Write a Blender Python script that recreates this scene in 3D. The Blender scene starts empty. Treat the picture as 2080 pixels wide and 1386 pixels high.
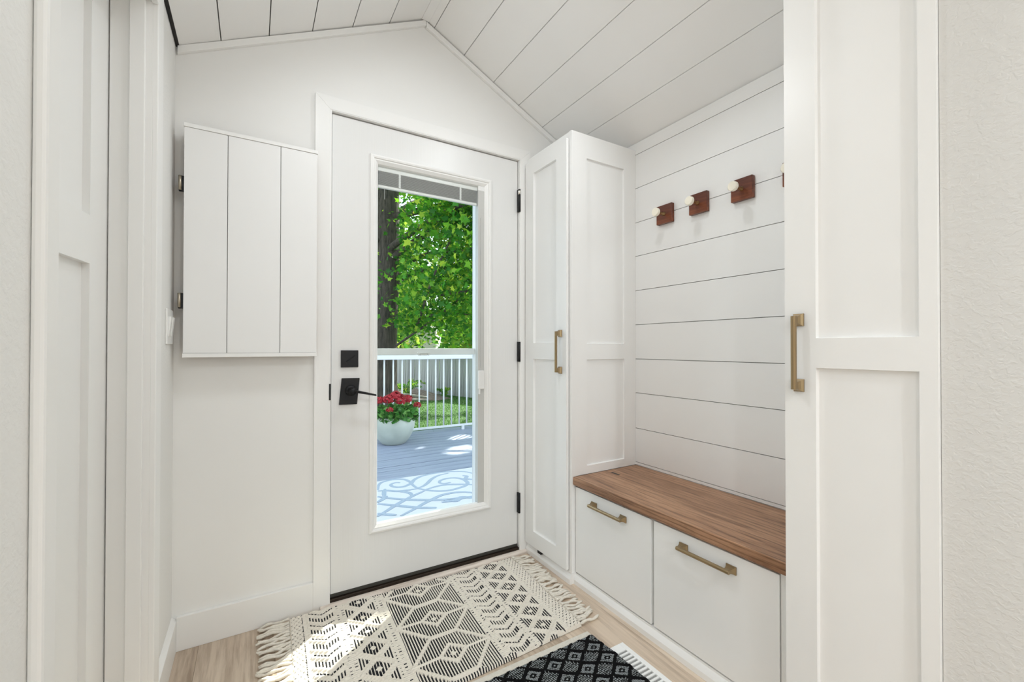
import bpy, bmesh, math, random
import numpy as np
from mathutils import Vector, Matrix
random.seed(7); rng = np.random.default_rng(11)
SC = bpy.context.scene
COL = SC.collection
R = math.radians

# ------------------------------------------------------------------ camera, sky, sun, exposure
cam_d = bpy.data.cameras.new('camera'); cam = bpy.data.objects.new('camera', cam_d); COL.objects.link(cam)
cam_d.sensor_width = 36.0; cam_d.lens = 876.22 / 2080 * 36
cam_d.shift_y = 5.524 / 2080; cam_d.clip_start = 0.02; cam_d.clip_end = 400
_ya, _pi, _ro = R(30.9414), R(0.4692), R(0.0574)
_F = Vector((math.sin(_ya), math.cos(_ya), 0)); _R = Vector((math.cos(_ya), -math.sin(_ya), 0)); _U = Vector((0, 0, 1))
_F2 = _F * math.cos(_pi) + _U * math.sin(_pi); _U2 = _U * math.cos(_pi) - _F * math.sin(_pi)
_R3 = _R * math.cos(_ro) + _U2 * math.sin(_ro); _U3 = _U2 * math.cos(_ro) - _R * math.sin(_ro)
_m = Matrix((_R3, _U3, -_F2)).transposed().to_4x4(); _m.translation = Vector((0, 0, 1.083))
cam.matrix_world = _m
SC.camera = cam
SC.view_settings.view_transform = 'Standard'; SC.view_settings.look = 'None'
SC.view_settings.exposure = 0.0; SC.view_settings.gamma = 1.0
SC.view_settings.use_curve_mapping = False
SC.cycles.max_bounces = 9; SC.cycles.diffuse_bounces = 8; SC.cycles.glossy_bounces = 3
SC.cycles.transmission_bounces = 4; SC.cycles.transparent_max_bounces = 10
SC.cycles.use_denoising = True
SC.cycles.caustics_reflective = False; SC.cycles.caustics_refractive = False
SC.cycles.sample_clamp_indirect = 6.0

SUN = Vector((1.3, 1.0, 1.6)).normalized()
W = bpy.data.worlds.new('sky'); SC.world = W; W.use_nodes = True
nt = W.node_tree; nt.nodes.clear()
sky = nt.nodes.new('ShaderNodeTexSky'); sky.sky_type = 'NISHITA'; sky.sun_disc = False
sky.sun_elevation = math.asin(SUN.z); sky.sun_rotation = math.atan2(SUN.x, SUN.y); sky.air_density = 1.0; sky.dust_density = 2.0
hz = nt.nodes.new('ShaderNodeMixRGB'); hz.blend_type = 'MIX'; hz.inputs[0].default_value = 0.55
hz.inputs[2].default_value = (5.0, 5.3, 5.8, 1)          # thin bright haze over the clear sky
bg = nt.nodes.new('ShaderNodeBackground'); bg.inputs[1].default_value = 0.52
wo = nt.nodes.new('ShaderNodeOutputWorld')
nt.links.new(sky.outputs[0], hz.inputs[1]); nt.links.new(hz.outputs[0], bg.inputs[0]); nt.links.new(bg.outputs[0], wo.inputs[0])

sd = bpy.data.lights.new('sun', 'SUN'); sd.energy = 12.5; sd.angle = R(0.6); sd.color = (1, 0.95, 0.86)
so = bpy.data.objects.new('sun', sd); COL.objects.link(so); so.rotation_euler = SUN.to_track_quat('Z', 'Y').to_euler()

def area(name, loc, target, sx, sy, power, color=(1, 1, 1), shape='RECTANGLE', spread=180):
    d = bpy.data.lights.new(name, 'AREA'); d.shape = shape; d.size = sx; d.size_y = sy; d.energy = power; d.color = color
    d.spread = R(spread)
    o = bpy.data.objects.new(name, d); COL.objects.link(o); o.location = loc
    o.rotation_euler = (Vector(target) - Vector(loc)).to_track_quat('-Z', 'Y').to_euler()
    return o
# unseen area lamp added behind the camera as soft fill, no window built
P_B, P_FRONT, P_REAR = 46.0, 3.8, 22.0
area('rear_fill_light', (-0.3, -4.1, 1.45), (0.5, 2.0, 1.15), 2.4, 1.8, P_B, (0.86, 0.945, 1.0))

# ------------------------------------------------------------------ materials
def lin(c):
    return tuple(((x / 255) / 12.92 if x / 255 <= 0.04045 else ((x / 255 + 0.055) / 1.055) ** 2.4) for x in c)
MATS = {}
def mat(name, col, rough=0.5, metal=0.0, spec=0.5):
    m = bpy.data.materials.new(name); m.use_nodes = True; MATS[name] = m
    b = m.node_tree.nodes['Principled BSDF']
    b.inputs['Base Color'].default_value = (*col, 1); b.inputs['Roughness'].default_value = rough
    b.inputs['Metallic'].default_value = metal; b.inputs['Specular IOR Level'].default_value = spec
    return m
def nn(m, t, **kw):
    n = m.node_tree.nodes.new(t)
    for k, v in kw.items():
        if k in n.inputs: n.inputs[k].default_value = v
        else: setattr(n, k, v)
    return n
def ln(m, a, b): m.node_tree.links.new(a, b)
def bsdf(m): return m.node_tree.nodes['Principled BSDF']
def coords(m, scale=(1, 1, 1), rot=(0, 0, 0), space='Object'):
    tc = nn(m, 'ShaderNodeTexCoord'); mp = nn(m, 'ShaderNodeMapping')
    mp.inputs['Scale'].default_value = scale; mp.inputs['Rotation'].default_value = rot
    ln(m, tc.outputs[space], mp.inputs[0]); return mp.outputs[0]
def noise(m, vec, scale, detail=4, rough=0.55, dist=0.0):
    n = nn(m, 'ShaderNodeTexNoise'); n.inputs['Scale'].default_value = scale; n.inputs['Detail'].default_value = detail
    n.inputs['Roughness'].default_value = rough; n.inputs['Distortion'].default_value = dist
    ln(m, vec, n.inputs['Vector']); return n.outputs['Fac']
def ramp(m, fac, stops):
    r = nn(m, 'ShaderNodeValToRGB'); e = r.color_ramp.elements
    while len(e) < len(stops): e.new(0.5)
    for i, (p, c) in enumerate(stops):
        e[i].position = p; e[i].color = (*c, 1) if len(c) == 3 else c
    ln(m, fac, r.inputs[0]); return r.outputs[0]
def bump(m, height, strength, dist):
    b = nn(m, 'ShaderNodeBump'); b.inputs['Strength'].default_value = strength; b.inputs['Distance'].default_value = dist
    ln(m, height, b.inputs['Height']); ln(m, b.outputs[0], bsdf(m).inputs['Normal'])
def tint(m, col, amount, scale, vec=None):
    v = vec or coords(m); f = noise(m, v, scale, 3)
    lo = tuple(c * (1 - amount) for c in col)
    ln(m, ramp(m, f, [(0.3, lo), (0.7, col)]), bsdf(m).inputs['Base Color'])

def white(name, col, rough, bscale=300, bstr=0.05):
    m = mat(name, col, rough); tint(m, col, 0.02, 3.0)
    bump(m, noise(m, coords(m), bscale, 2), bstr, 0.001); return m
M_WALL = white('wall_paint', (0.825, 0.82, 0.805), 0.6, 220, 0.06)
M_CEIL = white('ceiling_paint', (0.87, 0.865, 0.855), 0.55, 260)
M_GROOVE = mat('groove_shadow', (0.34, 0.335, 0.32), 0.8)
M_SHIP = white('shiplap_paint', (0.83, 0.826, 0.818), 0.45, 260)
M_TRIM = white('trim_paint', (0.85, 0.845, 0.83), 0.4, 260)
M_CAB = white('cabinet_paint', (0.87, 0.868, 0.858), 0.33, 320, 0.03)
M_RAIL = white('rail_white', (0.86, 0.87, 0.88), 0.35)
M_PLASTIC = white('white_plastic', (0.82, 0.82, 0.81), 0.3, 300, 0.01)
M_SWITCH = white('switch_plastic', (0.88, 0.88, 0.86), 0.28, 300, 0.01)

def plaster(name, col, k=0.26):                                        # knock-down plaster
    m = mat(name, col, 0.6); v = coords(m, (1, 1, 1.2))
    n1 = noise(m, v, 78, 3, 0.5, 0.4); n2 = noise(m, v, 150, 2)
    h1 = ramp(m, n1, [(0.42, (0, 0, 0)), (0.62, (1, 1, 1))])
    mx = nn(m, 'ShaderNodeMixRGB'); mx.inputs[0].default_value = 0.25; ln(m, h1, mx.inputs[1]); ln(m, n2, mx.inputs[2])
    bump(m, mx.outputs[0], k, 0.003); return m
M_TEX = plaster('plaster_darkened', (0.69, 0.685, 0.665))       # same plaster darkened in colour to offset the strong light on this wall
M_TEXL = plaster('plaster_lightened', (0.80, 0.795, 0.775), 0.15)  # lighter copy of the same plaster, lifted where less light falls

M_DOOR = mat('door_paint', (0.77, 0.768, 0.76), 0.34)           # fibreglass with a faint upright grain
v = coords(M_DOOR, (1, 1, 0.02))
bump(M_DOOR, noise(M_DOOR, v, 190, 4, 0.6), 0.22, 0.0012)

def wood(name, dark, mid, light, axis, scale, rough, fine=1.0, bstr=0.12):
    m = mat(name, mid, rough)
    sc = [1, 1, 1]; sc[axis] = 0.07
    v = coords(m, tuple(sc))
    f1 = noise(m, v, scale, 6, 0.65, 1.2); f2 = noise(m, v, scale * 7 * fine, 4, 0.6)
    c1 = ramp(m, f1, [(0.32, dark), (0.5, mid), (0.68, light)])
    c2 = ramp(m, f2, [(0.36, (0.55, 0.5, 0.46)), (0.55, (1, 1, 1))])
    mx = nn(m, 'ShaderNodeMixRGB'); mx.blend_type = 'MULTIPLY'; mx.inputs[0].default_value = 0.62
    ln(m, c1, mx.inputs[1]); ln(m, c2, mx.inputs[2]); ln(m, mx.outputs[0], bsdf(m).inputs['Base Color'])
    bump(m, f2, bstr, 0.001); return m
M_BENCH = wood('bench_wood', (0.245, 0.122, 0.064), (0.41, 0.225, 0.127), (0.52, 0.305, 0.18), 1, 10, 0.42, 2.2, 0.35)
v = coords(M_BENCH, (1.0, 0.10, 3.2), (0, 0.6, 0))
wv_ = nn(M_BENCH, 'ShaderNodeTexWave'); wv_.wave_type = 'BANDS'; wv_.bands_direction = 'X'; wv_.inputs['Scale'].default_value = 13
wv_.inputs['Distortion'].default_value = 9; wv_.inputs['Detail'].default_value = 4; wv_.inputs['Detail Scale'].default_value = 1.3; wv_.inputs['Detail Roughness'].default_value = 0.6
ln(M_BENCH, v, wv_.inputs['Vector'])
gl_ = ramp(M_BENCH, wv_.outputs['Fac'], [(0.0, (0.42, 0.36, 0.32)), (0.16, (0.82, 0.80, 0.78)), (0.34, (1, 1, 1))])
mx = nn(M_BENCH, 'ShaderNodeMixRGB'); mx.blend_type = 'MULTIPLY'; mx.inputs[0].default_value = 0.7
src_ = bsdf(M_BENCH).inputs['Base Color'].links[0].from_socket
ln(M_BENCH, src_, mx.inputs[1]); ln(M_BENCH, gl_, mx.inputs[2]); ln(M_BENCH, mx.outputs[0], bsdf(M_BENCH).inputs['Base Color'])
M_HOOKW = wood('walnut', (0.07, 0.015, 0.006), (0.15, 0.035, 0.013), (0.25, 0.07, 0.024), 1, 26, 0.35)
M_STRIP = wood('threshold_wood', (0.70, 0.61, 0.54), (0.78, 0.70, 0.63), (0.83, 0.76, 0.69), 0, 14, 0.45)
FLOORS = [wood('floor_oak_%s' % n, tuple(c * k for c in (0.47, 0.365, 0.275)), tuple(c * k for c in (0.62, 0.505, 0.395)),
               tuple(c * k for c in (0.70, 0.59, 0.475)), 1, s, 0.42, 1.0, 0.08)
          for n, k, s in (('pale', 1.0, 7.0), ('tan', 0.92, 8.5), ('light', 1.07, 6.0))]
M_DARKGAP = mat('dark_gap', (0.02, 0.018, 0.016), 0.8)
M_RAWWOOD = wood('raw_edge', (0.22, 0.13, 0.07), (0.36, 0.24, 0.14), (0.46, 0.33, 0.2), 2, 20, 0.6)
M_BLACK = mat('black_metal', (0.006, 0.006, 0.007), 0.42, 0.0, 0.35)
M_BRONZE = mat('bronze_sill', (0.030, 0.019, 0.012), 0.4, 0.4)
M_SWEEP = mat('rubber_sweep', (0.045, 0.042, 0.036), 0.6)
M_STEEL = mat('brushed_steel', (0.72, 0.70, 0.66), 0.22, 1.0)
M_NICKEL = mat('old_nickel', (0.42, 0.37, 0.29), 0.3, 1.0)
M_PULL = mat('champagne_bronze', (0.36, 0.265, 0.15), 0.33, 1.0)
M_PEG = mat('pale_brass', (0.62, 0.47, 0.24), 0.28, 1.0)
M_KNOB = mat('polished_cap', (0.93, 0.88, 0.76), 0.15, 0.25)
M_SLAT = mat('blind_slat_grey', (0.40, 0.40, 0.39), 0.5)
M_CHANNEL = mat('channel_grey', (0.56, 0.56, 0.54), 0.4)
M_VENT = white('vent_white', (0.88, 0.88, 0.87), 0.35)
M_VDARK = mat('vent_inside', (0.30, 0.30, 0.295), 0.7)

def glass(name, refl):
    m = bpy.data.materials.new(name); m.use_nodes = True; t = m.node_tree; t.nodes.clear()
    tr = t.nodes.new('ShaderNodeBsdfTransparent'); tr.inputs[0].default_value = (0.97, 0.98, 0.975, 1)
    gl = t.nodes.new('ShaderNodeBsdfGlossy'); gl.inputs['Roughness'].default_value = 0.02
    mix = t.nodes.new('ShaderNodeMixShader'); mix.inputs[0].default_value = refl
    o = t.nodes.new('ShaderNodeOutputMaterial')
    t.links.new(tr.outputs[0], mix.inputs[1]); t.links.new(gl.outputs[0], mix.inputs[2]); t.links.new(mix.outputs[0], o.inputs[0])
    return m
M_GLASS = glass('door_glass', 0.003)

def yarn(name, col, rough=0.95):
    m = mat(name, col, rough, 0, 0.1); tint(m, col, 0.13, 160.0); return m
M_CREAM = yarn('cream_yarn', (0.80, 0.75, 0.665))
M_INK = yarn('charcoal_yarn', (0.028, 0.028, 0.032))
M_BLKY = yarn('black_yarn', (0.0065, 0.0065, 0.007))
M_SILVER = yarn('silver_yarn', (0.30, 0.325, 0.335))
M_HEM = yarn('hem_cotton', (0.72, 0.68, 0.61))

# outdoors
M_DECK = mat('deck_stain', (0.30, 0.36, 0.48), 0.6)
v = coords(M_DECK, (0.06, 1, 1), space='Object'); f = noise(M_DECK, v, 40, 5, 0.65)
ln(M_DECK, ramp(M_DECK, f, [(0.3, (0.24, 0.275, 0.37)), (0.7, (0.37, 0.415, 0.53))]), bsdf(M_DECK).inputs['Base Color'])
bump(M_DECK, f, 0.2, 0.002)
M_FENCE = mat('weathered_cedar', (0.42, 0.41, 0.40), 0.8)
v = coords(M_FENCE, (1, 1, 0.06)); f = noise(M_FENCE, v, 22, 5, 0.6)
ln(M_FENCE, ramp(M_FENCE, f, [(0.3, (0.30, 0.29, 0.28)), (0.7, (0.56, 0.55, 0.54))]), bsdf(M_FENCE).inputs['Base Color'])
oi_ = nn(M_FENCE, 'ShaderNodeObjectInfo'); hv_ = nn(M_FENCE, 'ShaderNodeHueSaturation')
mr_ = nn(M_FENCE, 'ShaderNodeMapRange'); mr_.inputs['To Min'].default_value = 0.62; mr_.inputs['To Max'].default_value = 1.12
ln(M_FENCE, oi_.outputs['Random'], mr_.inputs['Value']); ln(M_FENCE, mr_.outputs[0], hv_.inputs['Value'])
ln(M_FENCE, bsdf(M_FENCE).inputs['Base Color'].links[0].from_socket, hv_.inputs['Color']); ln(M_FENCE, hv_.outputs[0], bsdf(M_FENCE).inputs['Base Color'])
M_BARK = mat('bark', (0.10, 0.075, 0.06), 0.9)
v = coords(M_BARK, (1, 1, 0.18)); f = noise(M_BARK, v, 26, 5, 0.65)
ln(M_BARK, ramp(M_BARK, f, [(0.35, (0.035, 0.028, 0.024)), (0.65, (0.13, 0.10, 0.085))]), bsdf(M_BARK).inputs['Base Color'])
bump(M_BARK, f, 0.8, 0.03)
M_LAWN = mat('lawn_soil_green', (0.10, 0.22, 0.03), 0.9)
f = noise(M_LAWN, coords(M_LAWN), 5, 6, 0.7)
ln(M_LAWN, ramp(M_LAWN, f, [(0.3, (0.025, 0.08, 0.010)), (0.7, (0.06, 0.15, 0.018))]), bsdf(M_LAWN).inputs['Base Color'])
M_MULCH = mat('mulch', (0.20, 0.14, 0.11), 0.95)
f = noise(M_MULCH, coords(M_MULCH), 14, 6, 0.75)
ln(M_MULCH, ramp(M_MULCH, f, [(0.35, (0.10, 0.065, 0.05)), (0.65, (0.34, 0.26, 0.22))]), bsdf(M_MULCH).inputs['Base Color'])
bump(M_MULCH, f, 0.9, 0.05)
M_LOG = mat('dead_branch', (0.34, 0.30, 0.27), 0.9)
M_POT = mat('glazed_pot', (0.66, 0.71, 0.66), 0.3)
tint(M_POT, (0.62, 0.655, 0.56), 0.22, 5.0)
M_SOIL = mat('potting_soil', (0.03, 0.02, 0.015), 0.95)
M_RED = mat('red_petals', (0.40, 0.004, 0.016), 0.6)
M_ODRUG = mat('flatweave_white', (0.80, 0.81, 0.86), 0.9)
tint(M_ODRUG, (0.72, 0.735, 0.79), 0.08, 200)
M_ODGREY = mat('flatweave_grey', (0.33, 0.39, 0.48), 0.95)
tint(M_ODGREY, (0.45, 0.53, 0.65), 0.3, 150)
M_HOUSE = mat('house_siding', (0.72, 0.62, 0.56), 0.7)
M_ROOF = mat('house_roof', (0.30, 0.27, 0.26), 0.9)

def leafmat(name, stops, trans=0.5, gloss=0.02):
    m = bpy.data.materials.new(name); m.use_nodes = True; t = m.node_tree; t.nodes.clear()
    g = t.nodes.new('ShaderNodeNewGeometry'); r = t.nodes.new('ShaderNodeValToRGB'); e = r.color_ramp.elements
    while len(e) < len(stops): e.new(0.5)
    for i, (p, c) in enumerate(stops): e[i].position = p; e[i].color = (*c, 1)
    t.links.new(g.outputs['Random Per Island'], r.inputs[0])
    d = t.nodes.new('ShaderNodeBsdfDiffuse'); tl = t.nodes.new('ShaderNodeBsdfTranslucent')
    gl = t.nodes.new('ShaderNodeBsdfGlossy'); gl.inputs['Roughness'].default_value = 0.35
    mx = t.nodes.new('ShaderNodeMixShader'); mx.inputs[0].default_value = trans
    m2 = t.nodes.new('ShaderNodeMixShader'); m2.inputs[0].default_value = gloss
    o = t.nodes.new('ShaderNodeOutputMaterial')
    t.links.new(r.outputs[0], d.inputs[0]); t.links.new(r.outputs[0], tl.inputs[0])
    t.links.new(d.outputs[0], mx.inputs[1]); t.links.new(tl.outputs[0], mx.inputs[2])
    t.links.new(mx.outputs[0], m2.inputs[1]); t.links.new(gl.outputs[0], m2.inputs[2]); t.links.new(m2.outputs[0], o.inputs[0])
    return m
M_LEAF = leafmat('maple_leaf', [(0.0, (0.02, 0.13, 0.010)), (0.45, (0.07, 0.30, 0.018)), (0.8, (0.20, 0.47, 0.025)), (1.0, (0.52, 0.66, 0.06))])
M_LEAF2 = leafmat('far_leaf', [(0.0, (0.06, 0.20, 0.025)), (0.5, (0.15, 0.36, 0.04)), (0.85, (0.32, 0.50, 0.05)), (1.0, (0.62, 0.62, 0.12))])
M_GERLEAF = leafmat('geranium_leaf', [(0.0, (0.03, 0.13, 0.02)), (0.6, (0.08, 0.28, 0.05)), (1.0, (0.22, 0.45, 0.10))], 0.3)
M_GRASS = leafmat('grass_blade', [(0.0, (0.022, 0.10, 0.005)), (0.6, (0.05, 0.18, 0.008)), (1.0, (0.13, 0.27, 0.015))], 0.35, 0.0)

# ------------------------------------------------------------------ builders
ORG = {}
def org(o): return ORG.get(o.name, Vector((0, 0, 0)))
def empty(name, loc, label=None, cat=None, kind=None, group=None):
    o = bpy.data.objects.new(name, None); o.empty_display_size = 0.05; COL.objects.link(o)
    o.location = loc; ORG[o.name] = Vector(loc)
    return tag(o, label, cat, kind, group)
def tag(o, label=None, cat=None, kind=None, group=None):
    if label: o['label'] = label
    if cat: o['category'] = cat
    if kind: o['kind'] = kind
    if group: o['group'] = group
    return o
class MB:
    def __init__(s): s.v = []; s.f = []; s.mi = []; s.sm = []
    def add(s, vs, fs, mi=0, smooth=False):
        b = len(s.v); s.v += [tuple(p) for p in vs]
        for f in fs: s.f.append([b + i for i in f]); s.mi.append(mi); s.sm.append(smooth)
        return s
    def box(s, x0, x1, y0, y1, z0, z1, mi=0):
        vs = [(x0, y0, z0), (x1, y0, z0), (x1, y1, z0), (x0, y1, z0), (x0, y0, z1), (x1, y0, z1), (x1, y1, z1), (x0, y1, z1)]
        return s.add(vs, [(0, 3, 2, 1), (4, 5, 6, 7), (0, 1, 5, 4), (1, 2, 6, 5), (2, 3, 7, 6), (3, 0, 4, 7)], mi)
    def obox(s, o, ax, ay, az, mi=0):      # box from a corner and three edge vectors
        o, ax, ay, az = map(Vector, (o, ax, ay, az))
        p = [o, o + ax, o + ax + ay, o + ay]; p += [q + az for q in p]
        fs = [(0, 3, 2, 1), (4, 5, 6, 7), (0, 1, 5, 4), (1, 2, 6, 5), (2, 3, 7, 6), (3, 0, 4, 7)]
        if ax.cross(ay).dot(az) < 0: fs = [tuple(reversed(f)) for f in fs]
        return s.add(p, fs, mi)
    def prism(s, poly, vec, mi=0, smooth=False):   # planar polygon pushed along vec
        n = len(poly); a = [Vector(p) for p in poly]; b = [p + Vector(vec) for p in a]
        nrm = sum(((a[i] - a[0]).cross(a[i + 1] - a[0]) for i in range(1, n - 1)), Vector())
        if nrm.dot(Vector(vec)) > 0: a.reverse(); b.reverse()
        fs = [tuple(range(n)), tuple(reversed(range(n, 2 * n)))]
        s.add(a + b, fs, mi)
        base = len(s.v) - 2 * n
        for i in range(n):
            j = (i + 1) % n
            s.f.append([base + j, base + i, base + n + i, base + n + j]); s.mi.append(mi); s.sm.append(smooth)
        return s
    def tube(s, pts, rad, seg=8, mi=0, cap=True, smooth=True):
        pts = [Vector(p) for p in pts]; n = len(pts)
        rs = rad if hasattr(rad, '__len__') else [rad] * n
        up = Vector((0.31, 0.2, 0.93)); vs = []
        for i, p in enumerate(pts):
            t = (pts[min(i + 1, n - 1)] - pts[max(i - 1, 0)]).normalized()
            a = t.cross(up)
            if a.length < 1e-3: a = t.cross(Vector((1, 0, 0)))
            a.normalize(); b = t.cross(a)
            for k in range(seg):
                th = 2 * math.pi * k / seg; vs.append(p + (a * math.cos(th) + b * math.sin(th)) * rs[i])
        fs = [(i * seg + k, i * seg + (k + 1) % seg, (i + 1) * seg + (k + 1) % seg, (i + 1) * seg + k) for i in range(n - 1) for k in range(seg)]
        s.add(vs, fs, mi, smooth)
        if cap:
            b0 = len(s.v) - len(vs)
            s.f.append([b0 + k for k in reversed(range(seg))]); s.mi.append(mi); s.sm.append(False)
            s.f.append([b0 + (n - 1) * seg + k for k in range(seg)]); s.mi.append(mi); s.sm.append(False)
        return s
    def lathe(s, prof, c, axis=(0, 0, 1), seg=32, mi=0, smooth=True):
        ax = Vector(axis).normalized(); a = ax.orthogonal().normalized(); b = ax.cross(a); c = Vector(c); vs = []
        for r, h in prof:
            for k in range(seg):
                th = 2 * math.pi * k / seg; vs.append(c + ax * h + (a * math.cos(th) + b * math.sin(th)) * r)
        n = len(prof)
        fs = [(i * seg + k, i * seg + (k + 1) % seg, (i + 1) * seg + (k + 1) % seg, (i + 1) * seg + k) for i in range(n - 1) for k in range(seg)]
        return s.add(vs, fs, mi, smooth)
    def build(s, name, mats, parent=None, bevel=0.0, seg=2):
        V = np.array(s.v, dtype=float); c = Vector((V.min(0) + V.max(0)) / 2)
        me = bpy.data.meshes.new(name); me.from_pydata([tuple(p) for p in (V - np.array(c))], [], s.f); me.update()
        if not isinstance(mats, (list, tuple)): mats = [mats]
        for m in mats: me.materials.append(m)
        me.polygons.foreach_set('material_index', s.mi); me.polygons.foreach_set('use_smooth', s.sm)
        return link(name, me, c, parent, bevel, seg)
def link(name, me, c, parent=None, bevel=0.0, seg=2):
    o = bpy.data.objects.new(name, me); COL.objects.link(o)
    if parent is not None: o.parent = parent; o.location = Vector(c) - org(parent)
    else: o.location = c
    ORG[o.name] = Vector(c)
    if bevel:
        b = o.modifiers.new('soft_edge', 'BEVEL'); b.width = bevel; b.segments = seg; b.limit_method = 'ANGLE'; b.angle_limit = R(40)
    return o
def BOX(name, m, parent, x0, x1, y0, y1, z0, z1, bevel=0.0):
    return MB().box(x0, x1, y0, y1, z0, z1).build(name, m, parent, bevel)
def fast_mesh(name, V, F4, mats, mi=None, smooth=False):      # numpy quads
    me = bpy.data.meshes.new(name); n, k = F4.shape
    me.vertices.add(len(V)); me.vertices.foreach_set('co', np.asarray(V, dtype=np.float32).ravel())
    me.loops.add(n * k); me.loops.foreach_set('vertex_index', F4.astype(np.int32).ravel())
    me.polygons.add(n); me.polygons.foreach_set('loop_start', np.arange(0, n * k, k, dtype=np.int32))
    for m in mats: me.materials.append(m)
    if mi is not None: me.polygons.foreach_set('material_index', np.asarray(mi, dtype=np.int32))
    me.polygons.foreach_set('use_smooth', np.full(n, smooth, dtype=bool))
    me.update(calc_edges=True); me.validate(); return me

# ------------------------------------------------------------------ the room
XL, XR, YB = -0.245, 1.666, 1.945            # left wall, shiplap wall, door wall
def zl(x): return 2.2815 + 0.5 * x           # left slope of the ceiling
def zr(x): return 2.9624 - 0.5 * x           # right slope
XRG = 0.6809
BACK = -4.2; YG = -0.3; XW = -3.2      # end of the big room, where the vault stops, its left side

fl = tag(BOX('floor', M_DARKGAP, None, XW, XR + .03, BACK, YB + .12, -0.05, -0.012),
         'pale oak plank floor running toward the glass door', 'floor', 'structure')
xs = [-0.164 + 0.235 * k for k in range(-13, 9)]
for i in range(len(xs) - 1):
    y = BACK + [0.0, 0.55, 0.2, 0.8, 0.4][i % 5] * 1.0 - 1.0
    while y < YB:
        y1 = min(y + 1.28, YB + .0)
        if y1 > BACK:
            MB().box(max(xs[i], XW) + .0003, min(xs[i + 1], XR) - .0003, max(y, BACK) + .0003, y1 - .0003, -0.012, 0).build(
                'floor_plank', FLOORS[(i * 2 + int(y * 3)) % 3], fl)
        y += 1.28

# door wall with its gable and the door opening
OX0, OX1, OZ = 0.24, 1.24, 2.112
w = MB()
w.prism([(XL - .12, YB, 0), (OX0, YB, 0), (OX0, YB, zl(OX0) + .03), (XL - .12, YB, zl(XL - .12) + .06)], (0, .14, 0))
w.prism([(OX0, YB, OZ), (OX1, YB, OZ), (OX1, YB, zr(OX1) + .03), (XRG, YB, zl(XRG) + .03), (OX0, YB, zl(OX0) + .03)], (0, .14, 0))
w.prism([(OX1, YB, 0), (XR + .14, YB, 0), (XR + .14, YB, zr(XR + .14) + .06), (OX1, YB, zr(OX1) + .03)], (0, .14, 0))
tag(w.build('wall_back', M_WALL), 'warm white gable wall around the glazed back door', 'wall', 'structure')

# left wall with the interior doorway
DY0, DY1, DZ = 0.834, 1.5415, 2.052
w = MB().box(XL - .105, XL, DY1, YB, 0, 2.35).box(XL - .105, XL, .30, DY0, 0, 2.35).box(XL - .105, XL, DY0, DY1, DZ, 2.35)
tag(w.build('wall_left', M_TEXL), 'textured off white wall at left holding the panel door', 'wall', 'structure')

# shiplap wall
sw = tag(BOX('wall_right', M_GROOVE, None, XR + .011, XR + .14, 0.2, YB, 0, 2.35), 'white shiplap wall above the bench', 'wall', 'structure')
zz = [0.489, 0.5035, 0.6745, 0.853, 1.0245, 1.198, 1.371, 1.5455, 1.7165, 1.891, 2.0626, 2.1235]
for a, b in zip(zz[:-1], zz[1:]):
    BOX('shiplap_board', M_SHIP, sw, XR, XR + .011, 0.30, YB, a + .0014, b - .0014)
BOX('shiplap_board', M_SHIP, sw, XR, XR + .011, 0.30, YB, 0.02, 0.4876)

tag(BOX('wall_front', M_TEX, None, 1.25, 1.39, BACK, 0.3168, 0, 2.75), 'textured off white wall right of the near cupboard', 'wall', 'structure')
w = MB().box(XW, 1.4, BACK - .1, BACK, 0, 2.8).box(XW - .1, XW, BACK - .1, .42, 0, 2.8).box(XW, XL - .105, .30, .42, 0, 2.8).box(XW - .1, 1.4, BACK - .1, YG + .02, 2.70, 2.8)
w.prism([(XL, YG, zl(XL)), (XRG, YG, zl(XRG)), (1.25, YG, zr(1.25)), (1.25, YG, 2.72), (XL, YG, 2.72)], (0, .02, 0)).box(XL - .105, XL, YG, .31, 2.05, 2.8)
tag(w.build('wall_hall', M_WALL), 'plain white shell of the room behind the viewpoint', 'wall', 'structure')
w = MB().box(-1.4, -1.3, .42, YB + .12, 0, 2.5).box(-1.3, XL - .105, YB, YB + .12, 0, 2.5).box(-1.3, XL - .105, .42, YB + .12, 2.35, 2.45)
tag(w.build('wall_closet', M_WALL), 'plain white walls of the room behind the panel door', 'wall', 'structure')

# ceiling : two slopes of painted planks
ce = MB()
ce.prism([(XL - .2, YG, zl(XL - .2) + .02), (XRG, YG, zl(XRG) + .02), (XRG, YG, zl(XRG) + .12), (XL - .2, YG, zl(XL - .2) + .12)], (0, YB - YG, 0))
ce.prism([(XRG, YG, zr(XRG) + .02), (XR + .14, YG, zr(XR + .14) + .02), (XR + .14, YG, zr(XR + .14) + .12), (XRG, YG, zr(XRG) + .12)], (0, YB - YG, 0))
ce = tag(ce.build('ceiling', M_GROOVE), 'white planked vaulted ceiling with two slopes', 'ceiling', 'structure')
lx = [-0.2352, -0.1093, 0.0472, 0.2018, 0.3596, 0.5173, XRG]
for a, b in zip(lx[:-1], lx[1:]):
    a2 = a + .0018; b2 = b - .0018
    MB().prism([(a2, YG, zl(a2)), (b2, YG, zl(b2)), (b2, YG, zl(b2) + .0165), (a2, YG, zl(a2) + .0165)], (0, YB - YG - .002, 0)).build('ceiling_plank', M_CEIL, ce)
rx = [XRG, 0.7286, 0.883, 1.0469, 1.198, 1.3502, 1.508, XR + .012]
for a, b in zip(rx[:-1], rx[1:]):
    a2 = a + .0018; b2 = b - .0018
    MB().prism([(a2, YG, zr(a2)), (b2, YG, zr(b2)), (b2, YG, zr(b2) + .0165), (a2, YG, zr(a2) + .0165)], (0, YB - YG - .002, 0)).build('ceiling_plank', M_CEIL, ce)
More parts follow.
